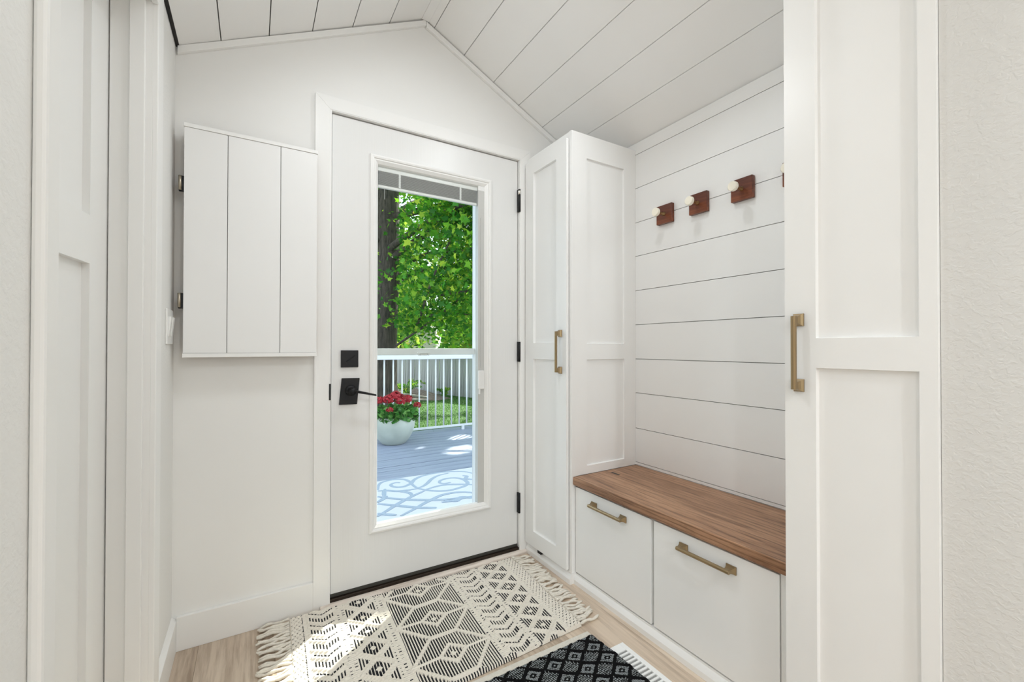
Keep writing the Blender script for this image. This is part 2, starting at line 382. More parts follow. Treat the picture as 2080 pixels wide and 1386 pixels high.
tag(BOX('gap_shadow_strip', M_DARKGAP, None, XL + .0005, -.2335, YG, YB - .001, zl(XL) + .004, zl(XL) + .022), 'dark strip painted in as the shadow gap along the low left edge of the ceiling', 'gap', 'structure')  # solid strip in the slot, its shade put into the colour

t1 = empty('trim_1', (XRG, 0, 2.6), 'two narrow white strips capping the ceiling ridge', 'trim', 'structure')
for (xa, za), (xb, zb_) in (((.6645, 2.6130), (.6998, 2.6105)), ((.7002, 2.6105), (.7264, 2.5980))):
    MB().prism([(xa, YG, za - .002), (xb, YG, zb_ - .002), (xb, YG, zb_ + .008), (xa, YG, za + .008)], (0, YB - YG - .018, 0)).build('ridge_strip', M_CEIL, t1)
t2 = empty('trim_2', (XRG, YB, 2.5), 'slim white moulding following the gable under the ceiling', 'trim', 'structure')
MB().prism([(-.238, YB, zl(-.238) - .001), (.6875, YB, zl(.6875) - .008), (.6875, YB, zl(.6875) - .034), (-.238, YB, zl(-.238) - .028)], (0, -.016, 0)).build('moulding', M_TRIM, t2, .0015)
MB().prism([(XR, YB, zr(XR) - .001), (.6885, YB, zr(.6885) - .008), (.6885, YB, zr(.6885) - .034), (XR, YB, zr(XR) - .028)], (0, -.016, 0)).build('moulding', M_TRIM, t2, .0015)

b = MB().box(XL, XL + .015, DY1 + .0615, YB, 0, .108)
b.prism([(XL, DY1 + .0615, .108), (XL + .015, DY1 + .0615, .108), (XL, DY1 + .0615, .121)], (0, YB - DY1 - .0615, 0))
tag(b.build('baseboard_left', M_TRIM, None, .001), 'short white baseboard on the left wall', 'baseboard', 'structure')
tag(BOX('baseboard_back', M_TRIM, None, XL + .015, .2135, YB - .015, YB, 0, .121, .0015), 'white baseboard left of the back door', 'baseboard', 'structure')

# back-door casing and jamb
t4 = empty('trim_4', (.74, YB, 0), 'white mitred casing and jamb around the glazed back door', 'door frame', 'structure')
CI, CO, CR, CT, CTT = .2707, .2135, 1.209, 2.0785, 2.1345
Yc = YB - .015
MB().prism([(CO, YB, 0), (CI, YB, 0), (CI, YB, CT), (CO, YB, CTT)], (0, -.015, 0)).build('casing_board', M_TRIM, t4, .0012)
MB().prism([(CR, YB, 0), (1.272, YB, 0), (1.272, YB, CTT), (CR, YB, CT)], (0, -.015, 0)).build('casing_board', M_TRIM, t4, .0012)
MB().prism([(CI, YB, CT), (CR, YB, CT), (1.272, YB, CTT), (CO, YB, CTT)], (0, -.015, 0)).build('casing_board', M_TRIM, t4, .0012)
BOX('jamb', M_TRIM, t4, OX0, .2775, YB - .013, 2.09, 0, 2.1)
BOX('jamb', M_TRIM, t4, 1.2055, OX1, YB - .013, 2.09, 0, 2.1)
BOX('head_jamb', M_TRIM, t4, .2775, 1.2055, YB - .013, 2.09, 2.0755, 2.1)
MB().box(.277, .2816, 1.962, 1.99, .03, 2.0755).box(1.2012, 1.206, 1.985, 2.0, .03, 2.0755).box(.2816, 1.2012, 1.966, 1.995, 2.0706, 2.076).build('weather_strip', M_BLACK, t4)
BOX('strike_plate', M_BLACK, t4, .2705, .2768, YB - .0165, YB - .004, .862, .93)
sill = MB().box(.2775, 1.2055, 1.936, 2.22, .002, .0295)
tag(sill.build('trim_5', M_BRONZE, None, .002), 'dark bronze sill under the back door', 'door sill', 'structure')
q = [(0, 1.935, 0)] + [(0, 1.935 - .026 * math.cos(a), .017 * math.sin(a)) for a in np.linspace(0, math.pi / 2, 6)]
tag(MB().prism([(OX0 + .0, y, z) for _, y, z in q], (1.0, 0, 0)).build('trim_6', M_STRIP), 'pale wood quarter round strip in front of the bronze sill', 'trim', 'structure')

# interior doorway at left : casing, jamb and panel door
t7 = empty('trim_7', (XL, 1.2, 0), 'white casing and stepped jamb of the doorway at far left', 'door frame', 'structure')
xf = XL + .0153
HZ = 2.033
BOX('casing_board', M_TRIM, t7, XL, xf, DY1 - .0134, DY1 + .0615, 0, HZ + .075, .003)
BOX('casing_board', M_TRIM, t7, XL, xf, .7855, .8315, 0, HZ + .075, .005)
BOX('casing_board', M_TRIM, t7, XL, xf, .8315, DY1 - .0134, HZ, HZ + .075, .003)
BOX('jamb', M_TRIM, t7, -.331, XL + .002, DY1 - .015, DY1, 0, HZ + .012)
BOX('jamb', M_TRIM, t7, -.331, XL + .002, DY0 - .001, DY0 + .012, 0, HZ + .012)
BOX('head_jamb', M_TRIM, t7, -.331, XL + .002, DY0, DY1, HZ + .006, HZ + .018)
BOX('door_stop', M_TRIM, t7, -.290, -.257, DY1 - .026, DY1 - .015, 0, HZ + .006, .002)

HP = Vector((-.3335, 1.5345, 0)); da = Vector((-math.sin(R(7.5)), -math.cos(R(7.5)), 0)); db = Vector((-math.cos(R(7.5)), math.sin(R(7.5)), 0)); UZ = Vector((0, 0, 1))
d2 = empty('door_2', HP, 'white two panel interior door standing ajar at left', 'door', 'structure')
def slab2(a0, a1, z0, z1, b0=0.0, b1=.038): return (HP + da * a0 + db * b0 + UZ * z0, da * (a1 - a0), db * (b1 - b0), UZ * (z1 - z0))
fm = MB()
for r_ in ((0, .095, .012, 2.03), (.62, .715, .012, 2.03), (.095, .62, .012, .22), (.095, .62, 1.288, 1.407), (.095, .62, 1.958, 2.03)): fm.obox(*slab2(*r_))
fm.build('door_frame', M_TRIM, d2)
for z0, z1 in ((.22, 1.288), (1.407, 1.958)):
    MB().obox(*slab2(.094, .621, z0 - .001, z1 + .001, .0155, .0225)).build('door_panel', M_TRIM, d2)

# ------------------------------------------------------------------ glazed back door
YS = 1.950
d1 = empty('door_1', (.74, YS, .04), 'white back door with a full glass light and black hardware', 'door', 'structure')
SX0, SX1, SZ0, SZ1 = .2816, 1.2012, .0456, 2.0706
GX0, GX1, GZ0, GZ1 = .462, 1.026, .287, 1.915
MB().box(SX0, GX0, YS, YS + .045, SZ0, SZ1).box(GX1, SX1, YS, YS + .045, SZ0, SZ1).box(GX0, GX1, YS, YS + .045, SZ0, GZ0).box(GX0, GX1, YS, YS + .045, GZ1, SZ1).build('door_slab', M_DOOR, d1)
# picture-frame moulding round the light: stepped profile swept round the four sides
prof = [(0.0, 0.0), (.002, .0095), (.010, .0125), (.016, .0105), (.019, .006), (.024, .0055), (.027, .003), (.036, -.004), (.0395, -.016)]   # inset, proud
def ringpts(ins, proud): return [(.4365 + ins, YS - proud, .262 + ins), (1.043 - ins, YS - proud, .262 + ins), (1.043 - ins, YS - proud, 1.938 - ins), (.4365 + ins, YS - proud, 1.938 - ins)]
g = MB()
for i in range(len(prof) - 1):
    A, B = ringpts(*prof[i]), ringpts(*prof[i + 1])
    for k in range(4): g.add([A[k], A[(k + 1) % 4], B[(k + 1) % 4], B[k]], [(0, 1, 2, 3)])
g.build('glass_moulding', M_TRIM, d1)
BOX('glass_pane', M_GLASS, d1, .470, 1.018, YS + .0145, YS + .0175, .296, 1.904)
BOX('glass_pane', M_GLASS, d1, .470, 1.018, YS + .036, YS + .039, .296, 1.904)
BOX('blind_headrail', M_PLASTIC, d1, .4765, .9715, YS + .018, YS + .033, 1.8785, 1.899)
sl = MB()
for k in range(15): sl.box(.478, .970, YS + .0195, YS + .0315, 1.8165 + k * .0042, 1.8165 + k * .0042 + .0023)
sl.build('blind_slats', M_SLAT, d1)['kind'] = 'stuff'
BOX('blind_bottom_rail', M_PLASTIC, d1, .4775, .9705, YS + .0185, YS + .0325, 1.8035, 1.8155, .002)
for x in (.5755, .8805):
    t = MB()
    for k in range(15): t.box(x - .0042 - .0012 * (k % 2), x + .0042 + .0012 * (k % 3 == 0), YS + .018, YS + .0193, 1.8165 + k * .0042, 1.8165 + k * .0042 + .0036)
    t.build('ladder_tape', M_PLASTIC, d1)
BOX('blind_cord', M_PLASTIC, d1, .5075, .5087, YS + .024, YS + .0252, 1.755, 1.8035)
BOX('blind_channel', M_CHANNEL, d1, .9725, 1.0135, YS + .006, YS + .033, .2985, 1.8785, .001)
BOX('blind_channel', M_PLASTIC, d1, .9725, 1.0135, YS + .006, YS + .033, 1.8785, 1.902, .001)
BOX('slide_track', M_CHANNEL, d1, .984, .990, YS + .002, YS + .006, .98, 1.74)
sldr = BOX('blind_slider', M_PLASTIC, d1, .9705, 1.003, YS - .006, YS + .006, .8715, .9655, .004)
BOX('slider_tab', M_PLASTIC, sldr, .9725, .981, YS - .004, YS + .002, .846, .874, .001)
# deadbolt and lever
db_ = BOX('deadbolt', M_BLACK, d1, .3187, .3894, YS - .010, YS, .9965, 1.0692, .0015)
MB().prism([(.352 - .013, YS - .0102, 1.022), (.352 - .011, YS - .0102, 1.019), (.352 + .022, YS - .0102, 1.045), (.352 + .020, YS - .0102, 1.049)], (0, -.004, 0)).build('thumb_turn', M_BLACK, db_, .001)
lv = MB(); c = Vector((.3537, YS, .8935)); an = R(-3.5); ux = Vector((1, 0, -.018)); uz = Vector((math.sin(R(5.5)), 0, math.cos(R(5.5))))
lv.obox(c - ux * .0365 - uz * .0565, ux * .073, Vector((0, -.009, 0)), uz * .113)
rose = lv.build('lever_plate', M_BLACK, d1, .0015)
hl = MB().lathe([(.023, .009), (.0235, .014), (.017, .017), (.0115, .022), (.0105, .056), (.013, .058), (.013, .068), (.0, .0685)], (.358, YS, .898), (0, -1, 0), 24)
hl.build('lever_neck', M_BLACK, rose)
MB().prism([(.352, YS - .056, .905), (.372, YS - .056, .9025), (.452, YS - .061, .8815), (.452, YS - .061, .8735), (.372, YS - .056, .8905), (.352, YS - .056, .891)], (0, -.012, 0)).build('lever_handle', M_BLACK, rose, .002)
for zc, hh in ((1.859, .118), (1.0595, .105), (.264, .105)):
    h = MB().lathe([(0, 0), (.0065, 0), (.0065, hh), (0, hh)], (1.2033, YS - .018, zc - hh / 2), (0, 0, 1), 14)
    h.box(1.1985, 1.2085, YS - .020, YS - .002, zc - hh / 2, zc + hh / 2)
    ho = h.build('door_hinge', M_BLACK, d1)
    if zc > 1.5:
        MB().lathe([(.0, .0), (.0078, 0), (.0078, .018), (.005, .0235), (0, .025)], (1.2033, YS - .018, zc + hh / 2 - .027), (0, 0, 1), 16).build('hinge_tip', M_STEEL, ho)
MB().box(SX0, SX1, YS - .0015, YS + .04, .0312, .0452).build('door_sweep', M_SWEEP, d1)

# storm door outside it
d3 = empty('door_3', (.77, 2.15, .03), 'white storm door outside the glazed door with a sash rail', 'storm door', 'structure')
MB().box(.30, .50, 2.13, 2.17, .03, 2.07).box(1.043, 1.2, 2.13, 2.17, .03, 2.07).box(.50, 1.043, 2.13, 2.17, 1.95, 2.07).box(.50, 1.043, 2.13, 2.17, .03, .16).build('storm_frame', M_RAIL, d3, .002)
BOX('storm_glass', M_GLASS, d3, .497, 1.046, 2.155, 2.158, .15, 1.955)
BOX('sash_rail', M_RAIL, d3, .50, 1.043, 2.137, 2.165, 1.0435, 1.0765, .002)
lt = MB().box(.7165, .7845, 2.128, 2.138, 1.049, 1.056).box(.722, .728, 2.127, 2.137, 1.040, 1.051).box(.773, .779, 2.127, 2.137, 1.040, 1.051).box(.731, .768, 2.129, 2.137, 1.040, 1.0475)
lt.build('sash_latch', M_PLASTIC, d3, .001)

# ------------------------------------------------------------------ plank-fronted cover box on the door wall
YC = 1.875
cb = empty('wall_cabinet', (0, YB, 1.05), 'white wall cabinet with an upright plank door and two left hinges', 'cabinet')
X0, X1, Z0, Z1 = -.2115, .2165, 1.046, 1.868
BOX('cabinet_box', M_RAWWOOD, cb, X0 + .004, X1 - .006, YC + .018, YB - .0155, Z0 + .01, Z1 - .012)
for a, b in ((X0, -.0828), (-.0828, .0872), (.0872, X1)):
    BOX('door_board', M_SHIP, cb, a + .0011, b - .0011, YC, YC + .0165, Z0 + .0155, Z1 - .0145)
BOX('board_backing', M_GROOVE, cb, X0 + .001, X1 - .002, YC + .010, YC + .0185, Z0 + .004, Z1 - .006)
BOX('bottom_rail', M_TRIM, cb, X0 - .001, X1 + .001, YC - .003, YC + .018, Z0, Z0 + .0146, .001)
BOX('top_rail', M_TRIM, cb, X0 - .001, X1 + .001, YC - .003, YC + .018, Z1 - .0135, Z1, .001)
for zc in (1.655, 1.2445):
    h = MB().box(X0 - .0145, X0, YC + .006, YC + .018, zc - .027, zc + .027)
    ho = h.build('hinge', M_BLACK, cb, .001)
    MB().lathe([(0, 0), (.0052, 0), (.0052, .05), (0, .05)], (X0 - .0105, YC + .004, zc - .024), (0, 0, 1), 12).build('hinge_barrel', M_NICKEL, ho)

# light switch on the left wall
ls = empty('light_switch', (XL, 1.89, 1.15), 'white double rocker light switch on the left wall', 'light switch')
BOX('switch_plate', M_SWITCH, ls, XL, XL + .006, 1.772, 1.886, 1.092, 1.2085, .002)
for y0 in (1.790, 1.836):
    MB().prism([(XL + .006, y0, 1.118), (XL + .0075, y0, 1.118), (XL + .0135, y0, 1.183), (XL + .006, y0, 1.183)], (0, .032, 0)).build('rocker', M_SWITCH, ls, .0008)

# ------------------------------------------------------------------ cupboards
XF, XD = 1.253, 1.2352
def shaker(name, m, parent, x, thick, ya, yb, z0, z1, py0, py1, panels, panel_depth=.012):
    """door facing -X: stiles and rails as one frame, recessed panels as pieces"""
    f = MB()
    f.box(x, x + thick, ya, py0, z0, z1).box(x, x + thick, py1, yb, z0, z1)
    zs = [z0] + [q for p in panels for q in p] + [z1]
    for k in range(0, len(zs), 2): f.box(x, x + thick, py0, py1, zs[k], zs[k + 1])
    for a, b in panels:      # small sloped sticking round each opening
        i, dpt = .0015, panel_depth
        O = [(x, py0, a), (x, py1, a), (x, py1, b), (x, py0, b)]; I = [(x + dpt, py0 + i, a + i), (x + dpt, py1 - i, a + i), (x + dpt, py1 - i, b - i), (x + dpt, py0 + i, b - i)]
        for k in range(4): f.add([O[k], I[k], I[(k + 1) % 4], O[(k + 1) % 4]], [(0, 1, 2, 3)])
    o = f.build(name, m, parent)
    for a, b in panels: BOX('panel', m, o, x + panel_depth, x + panel_depth + .004, py0 + .0002, py1 - .0002, a + .0002, b - .0002)
    return o
def pull(parent, base, along, out, L=.205):
    """bar pull: two flared square feet and a ridged flat bar"""
    A = Vector(along); N = Vector(out); S = A.cross(N); c = Vector(base); g = MB()
    for sg in (-1, 1):
        fc = c + A * sg * (L / 2 - .0165)
        lv = [(.0165, .0125, 0), (.0165, .0125, .004), (.0125, .0085, .010), (.0095, .0062, .018), (.0085, .0058, .026)]
        vs = []
        for a, s_, h in lv: vs += [fc + A * a * i + S * s_ * j + N * h for i, j in ((-1, -1), (1, -1), (1, 1), (-1, 1))]
        fs = [(k * 4 + i, k * 4 + (i + 1) % 4, k * 4 + 4 + (i + 1) % 4, k * 4 + 4 + i) for k in range(4) for i in range(4)] + [(16, 17, 18, 19), (3, 2, 1, 0)]
        g.add(vs, fs)
    hb, wb = L / 2 - .007, .0058
    pr = [(-wb, .024), (wb, .024), (wb, .031), (wb * .35, .0335), (-wb * .35, .0335), (-wb, .031)]
    g.prism([c - A * hb + S * s_ + N * h for s_, h in pr], A * hb * 2)
    return g.build('handle', M_PULL, parent)

ZT = 2.086
tc = empty('tall_cabinet', (1.46, 1.75, 0), 'tall white panelled cupboard in the corner beside the back door', 'cabinet')
YW0, YW1 = 1.557, 1.929
cbm = MB().box(XF + .002, XR - .0005, YW0 + .012, YW1, .06, ZT)
cbm.box(XF, XF + .0219, YW0, YW0 + .021, .052, ZT)
cbm.build('carcass', M_CAB, tc)
# panelled side facing the bench
f = MB()
PX0, PX1 = 1.3432, 1.5862
for r_ in ((XF + .022, PX0, .49, ZT), (PX1, XR - .0005, .49, ZT), (PX0, PX1, .49, .528), (PX0, PX1, 1.0255, 1.1005), (PX0, PX1, 1.975, ZT)):
    f.box(r_[0], r_[1], YW0, YW0 + .012, r_[2], r_[3])
for a, b in ((.528, 1.0255), (1.1005, 1.975)):
    i, y0, y1 = .002, YW0, YW0 + .009
    O = [(PX0, y0, a), (PX1, y0, a), (PX1, y0, b), (PX0, y0, b)]; I = [(PX0 + i, y1, a + i), (PX1 - i, y1, a + i), (PX1 - i, y1, b - i), (PX0 + i, y1, b - i)]
    for k in range(4): f.add([O[k], O[(k + 1) % 4], I[(k + 1) % 4], I[k]], [(0, 1, 2, 3)])
sp = f.build('side_frame', M_CAB, tc)
for a, b in ((.528, 1.0255), (1.1005, 1.975)): BOX('side_panel', M_CAB, sp, PX0 + .0005, PX1 - .0005, YW0 + .009, YW0 + .0118, a + .0005, b - .0005)
dr = shaker('cabinet_door', M_CAB, tc, XD, .0142, 1.5753, 1.9215, .0605, 2.0525, 1.6525, 1.8485, [(.1385, 1.0235), (1.1055, 1.983)])
pull(dr, (XD, 1.6175, 1.062), (0, 0, 1), (-1, 0, 0))
ba = MB().box(XF - .002, XR - .001, YW0 - .001, YW1, 0, .052)
ba.prism([(XF - .002, YW0 - .001, .045), (XF - .002, YW0 - .001, 0), (XF - .012, YW0 - .001, 0), (XF - .012, YW0 - .001, .022), (XF - .007, YW0 - .001, .032)], (0, YW1 - YW0, 0))
ba.build('plinth', M_CAB, tc)
BOX('catch', M_BLACK, tc, XD - .002, XD + .012, 1.776, 1.806, .048, .0605)

nc = empty('tall_cabinet', (1.46, .47, 0), 'tall white panelled cupboard at the near end of the bench', 'cabinet')
NB = 1.2352
BOX('carcass', M_CAB, nc, NB + .0185, XR - .0005, .3172, .6215, .06, zr(NB + .018) - .22)
dr = shaker('cabinet_door', M_CAB, nc, NB, .018, .3177, .6223, .0605, 2.30, .3476, .5476, [(.1385, 1.031), (1.1067, 2.20)])
pull(dr, (NB, .5868, 1.0695), (0, 0, 1), (-1, 0, 0))
BOX('plinth', M_CAB, nc, NB + .014, XR - .001, .3172, .6215, 0, .062)

bc = empty('bench_cabinet', (1.47, 1.09, 0), 'white bench cabinet with two deep drawer fronts under the wood seat', 'cabinet')
XB = 1.273
BOX('carcass', M_CAB, bc, XB + .019, XR - .001, .6225, YW0 - .0005, .05, .4525)
for a, b, hc, hz_ in ((1.1165, 1.5545, 1.341, .3975), (.6590, 1.103, .8865, .3965)):
    d_ = BOX('drawer', M_CAB, bc, XB, XB + .018, a, b, .0535, .4425, .0012)
    pull(d_, (XB, hc, hz_), (0, 1, 0), (-1, 0, 0))
BOX('end_stile', M_CAB, bc, XB + .004, XB + .019, .6225, .6565, .05, .4525)
pl = MB().box(XB + .002, XR - .002, .6225, YW0 - .0012, 0, .047)
pl.prism([(XB + .002, .6225, .040), (XB + .002, .6225, 0), (XB - .009, .6225, 0), (XB - .009, .6225, .020), (XB - .004, .6225, .030)], (0, YW0 - .0012 - .6225, 0))
pl.build('plinth', M_CAB, bc)

bt = empty('bench_board', (1.46, 1.09, .453), 'thick brown stained oak seat on the white bench cabinet', 'bench seat')
BOX('seat_board', M_BENCH, bt, 1.2590, XR - .0006, .6228, YW0 - .0006, .4530, .4890, .0025)
BOX('slot_patch', M_BLACK, bt, 1.4570, 1.4700, 1.4680, 1.5200, .4885, .4894)  # thin black sheet on the seat, painting the dark of a slot
bpy.context.view_layer.update()

# ------------------------------------------------------------------ coat hooks
def hook(y, z, label):
    h = empty('coat_hook', (XR, y, z), label, 'coat hook', None, 'coat hooks on the shiplap wall')
    return h
h0 = hook(1.364, 1.7085, 'brass knob coat hook on a square walnut block, nearest the corner cupboard')
yy, z_ = 1.364, 1.7085
BOX('backplate', M_HOOKW, h0, XR - .020, XR, yy - .0435, yy + .0435, z_ - .0435, z_ + .0435, .002)
MB().lathe([(0, .018), (.0095, .018), (.0095, .022), (.0062, .026), (.0062, .058), (.009, .064), (.012, .066), (0, .066)], (XR, yy, z_), (-1, 0, 0), 20).build('peg', M_PEG, h0)
MB().lathe([(0, .0655), (.0165, .0655), (.019, .068), (.019, .080), (.017, .0825), (0, .083)], (XR, yy, z_), (-1, 0, 0), 40, 0, False).build('knob', M_KNOB, h0)
for y, lb in ((1.185, 'brass knob coat hook on a square walnut block, middle of the three whole hooks'),
              (.990, 'brass knob coat hook on a square walnut block, third along from the corner'),
              (.7925, 'coat hook almost hidden by the edge of the near tall cupboard')):
    r_ = h0.copy(); COL.objects.link(r_); r_.location = (XR, y, z_ + (.0 if y > .9 else .002)); r_['label'] = lb
    for ch in list(h0.children):
        c_ = ch.copy(); COL.objects.link(c_); c_.parent = r_

# ------------------------------------------------------------------ cream fringed rug
QL = {'TL': Vector((.122, 1.912)), 'TR': Vector((1.135, 1.900)), 'BR': Vector((1.098, 1.302)), 'BL': Vector((.102, 1.252))}
def quad(u, v):
    bx = QL['BL'].x * (1 - u) * (1 - v) + QL['BR'].x * u * (1 - v) + QL['TL'].x * (1 - u) * v + QL['TR'].x * u * v
    by = QL['BL'].y * (1 - u) * (1 - v) + QL['BR'].y * u * (1 - v) + QL['TL'].y * (1 - u) * v + QL['TR'].y * u * v
    return bx, by
def wave(u, v):       # gentle lie of the cloth
    return (.010 * np.exp(-((u - .04) / .16) ** 2 - ((v - .85) / .35) ** 2) + .006 * np.exp(-((u - .97) / .07) ** 2) * (.5 + .5 * np.sin(v * 9 + 1))
            + .004 * np.exp(-((u - .22) / .2) ** 2) * (1 + np.sin(v * 11 + u * 8)) + .0015 * np.sin(u * 13 + v * 5) ** 2)
LU, LV = 1.005, .632
def rug_pattern(s, t):
    """black mask and raised height of the weave at s (length, m), t (width, m)"""
    per = .0102
    fr = np.mod(s / per, 1.0); stripe = fr < .52
    black = np.zeros(s.shape, bool); hgt = np.zeros(s.shape)
    # big diamonds in the middle
    cs = .5035; ds = s - cs; t0 = .352; P = .219
    tt = np.mod(t - t0 + P / 2, P) - P / 2; at, ad = np.abs(tt), np.abs(ds)
    zone = ad < .143
    def seg_d(px, py, qx, qy):
        dx, dy = qx - px, qy - py; L2 = dx * dx + dy * dy
        k = np.clip(((ad - px) * dx + (at - py) * dy) / L2, 0, 1)
        return np.hypot(ad - px - k * dx, at - py - k * dy)
    dl = np.minimum.reduce([seg_d(.147, 0, .050, P / 2), seg_d(.050, P / 2, 0, P / 2), seg_d(.147, 0, .050, 0), seg_d(.050, 0, 0, .045)])
    cord = dl < .0072
    eye = (ad / .014 + at / .011) < 1
    black |= zone & stripe & ~cord & ~eye
    hgt = np.where(cord & (ad < .16), .0065 * np.sqrt(np.clip(1 - (dl / .0085) ** 2, 0, 1)), hgt)
    # lattice columns
    for c0, tb in ((.258, .402), (.868, .392)):
        d = s - c0; a = np.abs(d); q = .1025
        tm = np.mod(t - tb + q / 2, q) - q / 2; am = np.abs(tm)
        dia = (a / .044 + am / .037) < 1; hole = (a / .013 + am / .012) < 1
        th = q / 2 - am
        lef = (d > -.060) & (d < -.020) & (th < .034 * (1 - (d + .060) / .040))
        rig = (d < .058) & (d > .022) & (th < .034 * (1 - (.058 - d) / .036))
        black |= stripe & ((dia & ~hole) | lef | rig)
        e = np.abs(a / .056 + am / .0475 - 1)
        rz = a < .062
        hgt = np.where(rz & (e < .16), np.maximum(hgt, .0065 * np.sqrt(np.clip(1 - e / .16, 0, 1))), hgt)
    # zig-zag columns
    for c0, tb in ((.115, .37), (.732, .34)):
        d = s - c0; a = np.abs(d); q = .0845
        k = np.mod((t - tb - .62 * a) / q, 1.0); z2 = a < .043
        black |= z2 & stripe & (k < .30)
        black |= z2 & (np.mod(s / per, 1.0) < .6) & (k > .57) & (k < .67) & (a < .05)
        e = np.minimum(np.abs(k - .44), np.abs(k - .84))
        hgt = np.where((a < .052) & (e < .10), np.maximum(hgt, .0055 * np.sqrt(np.clip(1 - e / .10, 0, 1))), hgt)
    knot = (s < .05) | (s > .945)
    # stitched line near the left end, plus the dotted bind rows between columns
    black |= (np.abs(s - .046) < .0014) & (np.mod(t / .011, 1) < .75)
    dash = (np.mod(t / .0155 + np.floor(s / .021) * .37, 1) < .16) & (np.mod(s / .021, 1) < .42)
    plain = (np.abs(s - .188) < .018) | (np.abs(s - .337) < .018) | (np.abs(s - .668) < .016) | (np.abs(s - .795) < .015)
    black |= plain & dash
    black |= knot & (np.mod(s / .017 + np.floor(t / .0136) * .5, 1) < .20) & (np.mod(t / .0136 + .5, 1) < .30) & (s > .006) & (s < .998)
    edge = ((t < .016) | (t > LV - .012)) & stripe & (s > .31) & (s < .70)
    black |= edge
    # weave relief : rows running along s
    row = np.abs(np.sin(math.pi * t / .0086)) ** .6
    kb = np.abs(np.sin(math.pi * s / .017 + np.floor(t / .0136) * 1.57) * np.sin(math.pi * t / .0136)) ** .6
    hgt = hgt + np.where(knot, .0062 * kb, .0038 * row) - np.where(black, .0012, 0)
    return black, hgt
NU, NV = 396, 430
us, vs_ = np.linspace(0, 1, NU + 1), np.linspace(0, 1, NV + 1)
Ug, Vg = np.meshgrid(us, vs_, indexing='ij')
blk, hg = rug_pattern(Ug * LU, Vg * LV)
bx, by = quad(Ug, Vg)
edgef = np.clip(np.minimum.reduce([Ug * LU, (1 - Ug) * LU, Vg * LV, (1 - Vg) * LV]) / .006, 0, 1)
Zg = .0018 + (wave(Ug, Vg) + .0045 + hg) * edgef
Vt = np.stack([bx, by, Zg], -1).reshape(-1, 3)
def gridf(nu, nv):
    i = np.arange(nu)[:, None] * (nv + 1) + np.arange(nv)[None, :]
    return np.stack([i, i + nv + 1, i + nv + 2, i + 1], -1).reshape(-1, 4)
uc, vc = np.meshgrid((us[1:] + us[:-1]) / 2, (vs_[1:] + vs_[:-1]) / 2, indexing='ij')
bc_, _ = rug_pattern(uc * LU, vc * LV)
rug = empty('fringed_rug', (.62, 1.6, 0), 'cream woven rug with charcoal diamonds and fringed ends at the door', 'rug')
me = fast_mesh('weave', Vt - np.array((.62, 1.6, 0)), gridf(NU, NV), [M_CREAM, M_INK], bc_.reshape(-1).astype(int), True)
link('weave', me, (.62, 1.6, 0), rug)
tas = []
for k in range(9):       # nine shapes of cord, shared among the tassels
    n = 9; L = .098 + .022 * random.random(); b1, b2 = random.uniform(-.012, .012), random.uniform(-.02, .02)
    pts = [(L * i / (n - 1), b1 * math.sin(2.6 * i / (n - 1)) + b2 * (i / (n - 1)) ** 2, .007 * (1 - .25 * i / (n - 1)) + .0035 * math.sin(i * 1.1 + k)) for i in range(n)]
    g = MB(); seg = 7
    g.tube(pts, [.0052 + .0012 * math.sin(i * 2.3 + k) for i in range(n - 1)] + [.0035], seg)
    me_ = bpy.data.meshes.new('tassel'); me_.from_pydata(g.v, [], g.f); me_.materials.append(M_CREAM)
    me_.polygons.foreach_set('use_smooth', g.sm); me_.update(); tas.append(me_)
NT = 46
for side in (0, 1):
    for k in range(NT):
        v_ = (k + .5) / NT; u_ = .004 if side == 0 else .996
        x_, y_ = quad(u_, v_); z_ = .0005 + float(wave(np.float64(u_), np.float64(v_))) * .75
        o = bpy.data.objects.new('tassel', tas[random.randrange(9)]); COL.objects.link(o); o.parent = rug
        o.location = (x_ - .62, y_ - 1.6, z_)
        ang = random.gauss(0, .12)
        if side == 1 and v_ < .18: ang += random.uniform(-.2, .65) * (1 - v_ / .18)
        if side == 1 and v_ > .75: ang -= .25
        o.rotation_euler = (0, .03 if z_ > .004 else 0, (math.pi + ang) if side == 0 else ang)
        if side == 1: o.scale = (.92, 1, 1)

# ------------------------------------------------------------------ black rug
RX0, RX1, RY0, RY1 = .36, 1.0985, .66, 1.243
rb = empty('black_rug', (.73, .95, 0), 'black woven rug with grey diamond lattice and pale end hem', 'rug')
NU, NV = 330, 262
Xg, Yg = np.meshgrid(np.linspace(RX0, RX1, NU + 1), np.linspace(RY0, RY1, NV + 1), indexing='ij')
def blk_pattern(X, Y):
    ax, ay = .0870, .0690
    fx = np.mod((X - 1.051) / ax + .5, 1) - .5; fy = np.mod((Y - 1.1815) / ay + .5, 1) - .5
    m = np.abs(fx) + np.abs(fy)                      # 0 at ring-dot cells, 1 at striped cells
    line = np.abs(m - .5) < .085
    ring = (m > .17) & (m < .36); dot = m < .05
    strp = np.mod((X + Y * .25) / .0074, 1) < .5
    d2_ = np.mod(Y / .0062, 1) < .62
    light = ((ring & (np.mod((X + Y) / .0072, 1) < .62)) | dot | ((m > .585) & strp & d2_)) & ~line
    h = np.where(line, .0035, 0) + np.where(light, .001, 0) + .0012 * np.abs(np.sin(math.pi * Y / .0062))
    return light, h
_, hg = blk_pattern(Xg, Yg)
ed = np.clip(np.minimum.reduce([Xg - RX0, RX1 - Xg, Yg - RY0, RY1 - Yg]) / .006, 0, 1)
Xw = Xg + np.where(Xg > RX1 - .002, .0025 * np.sin(Yg * 520), 0); Yw = Yg + np.where(Yg > RY1 - .002, .003 * np.sin(Xg * 420), 0)
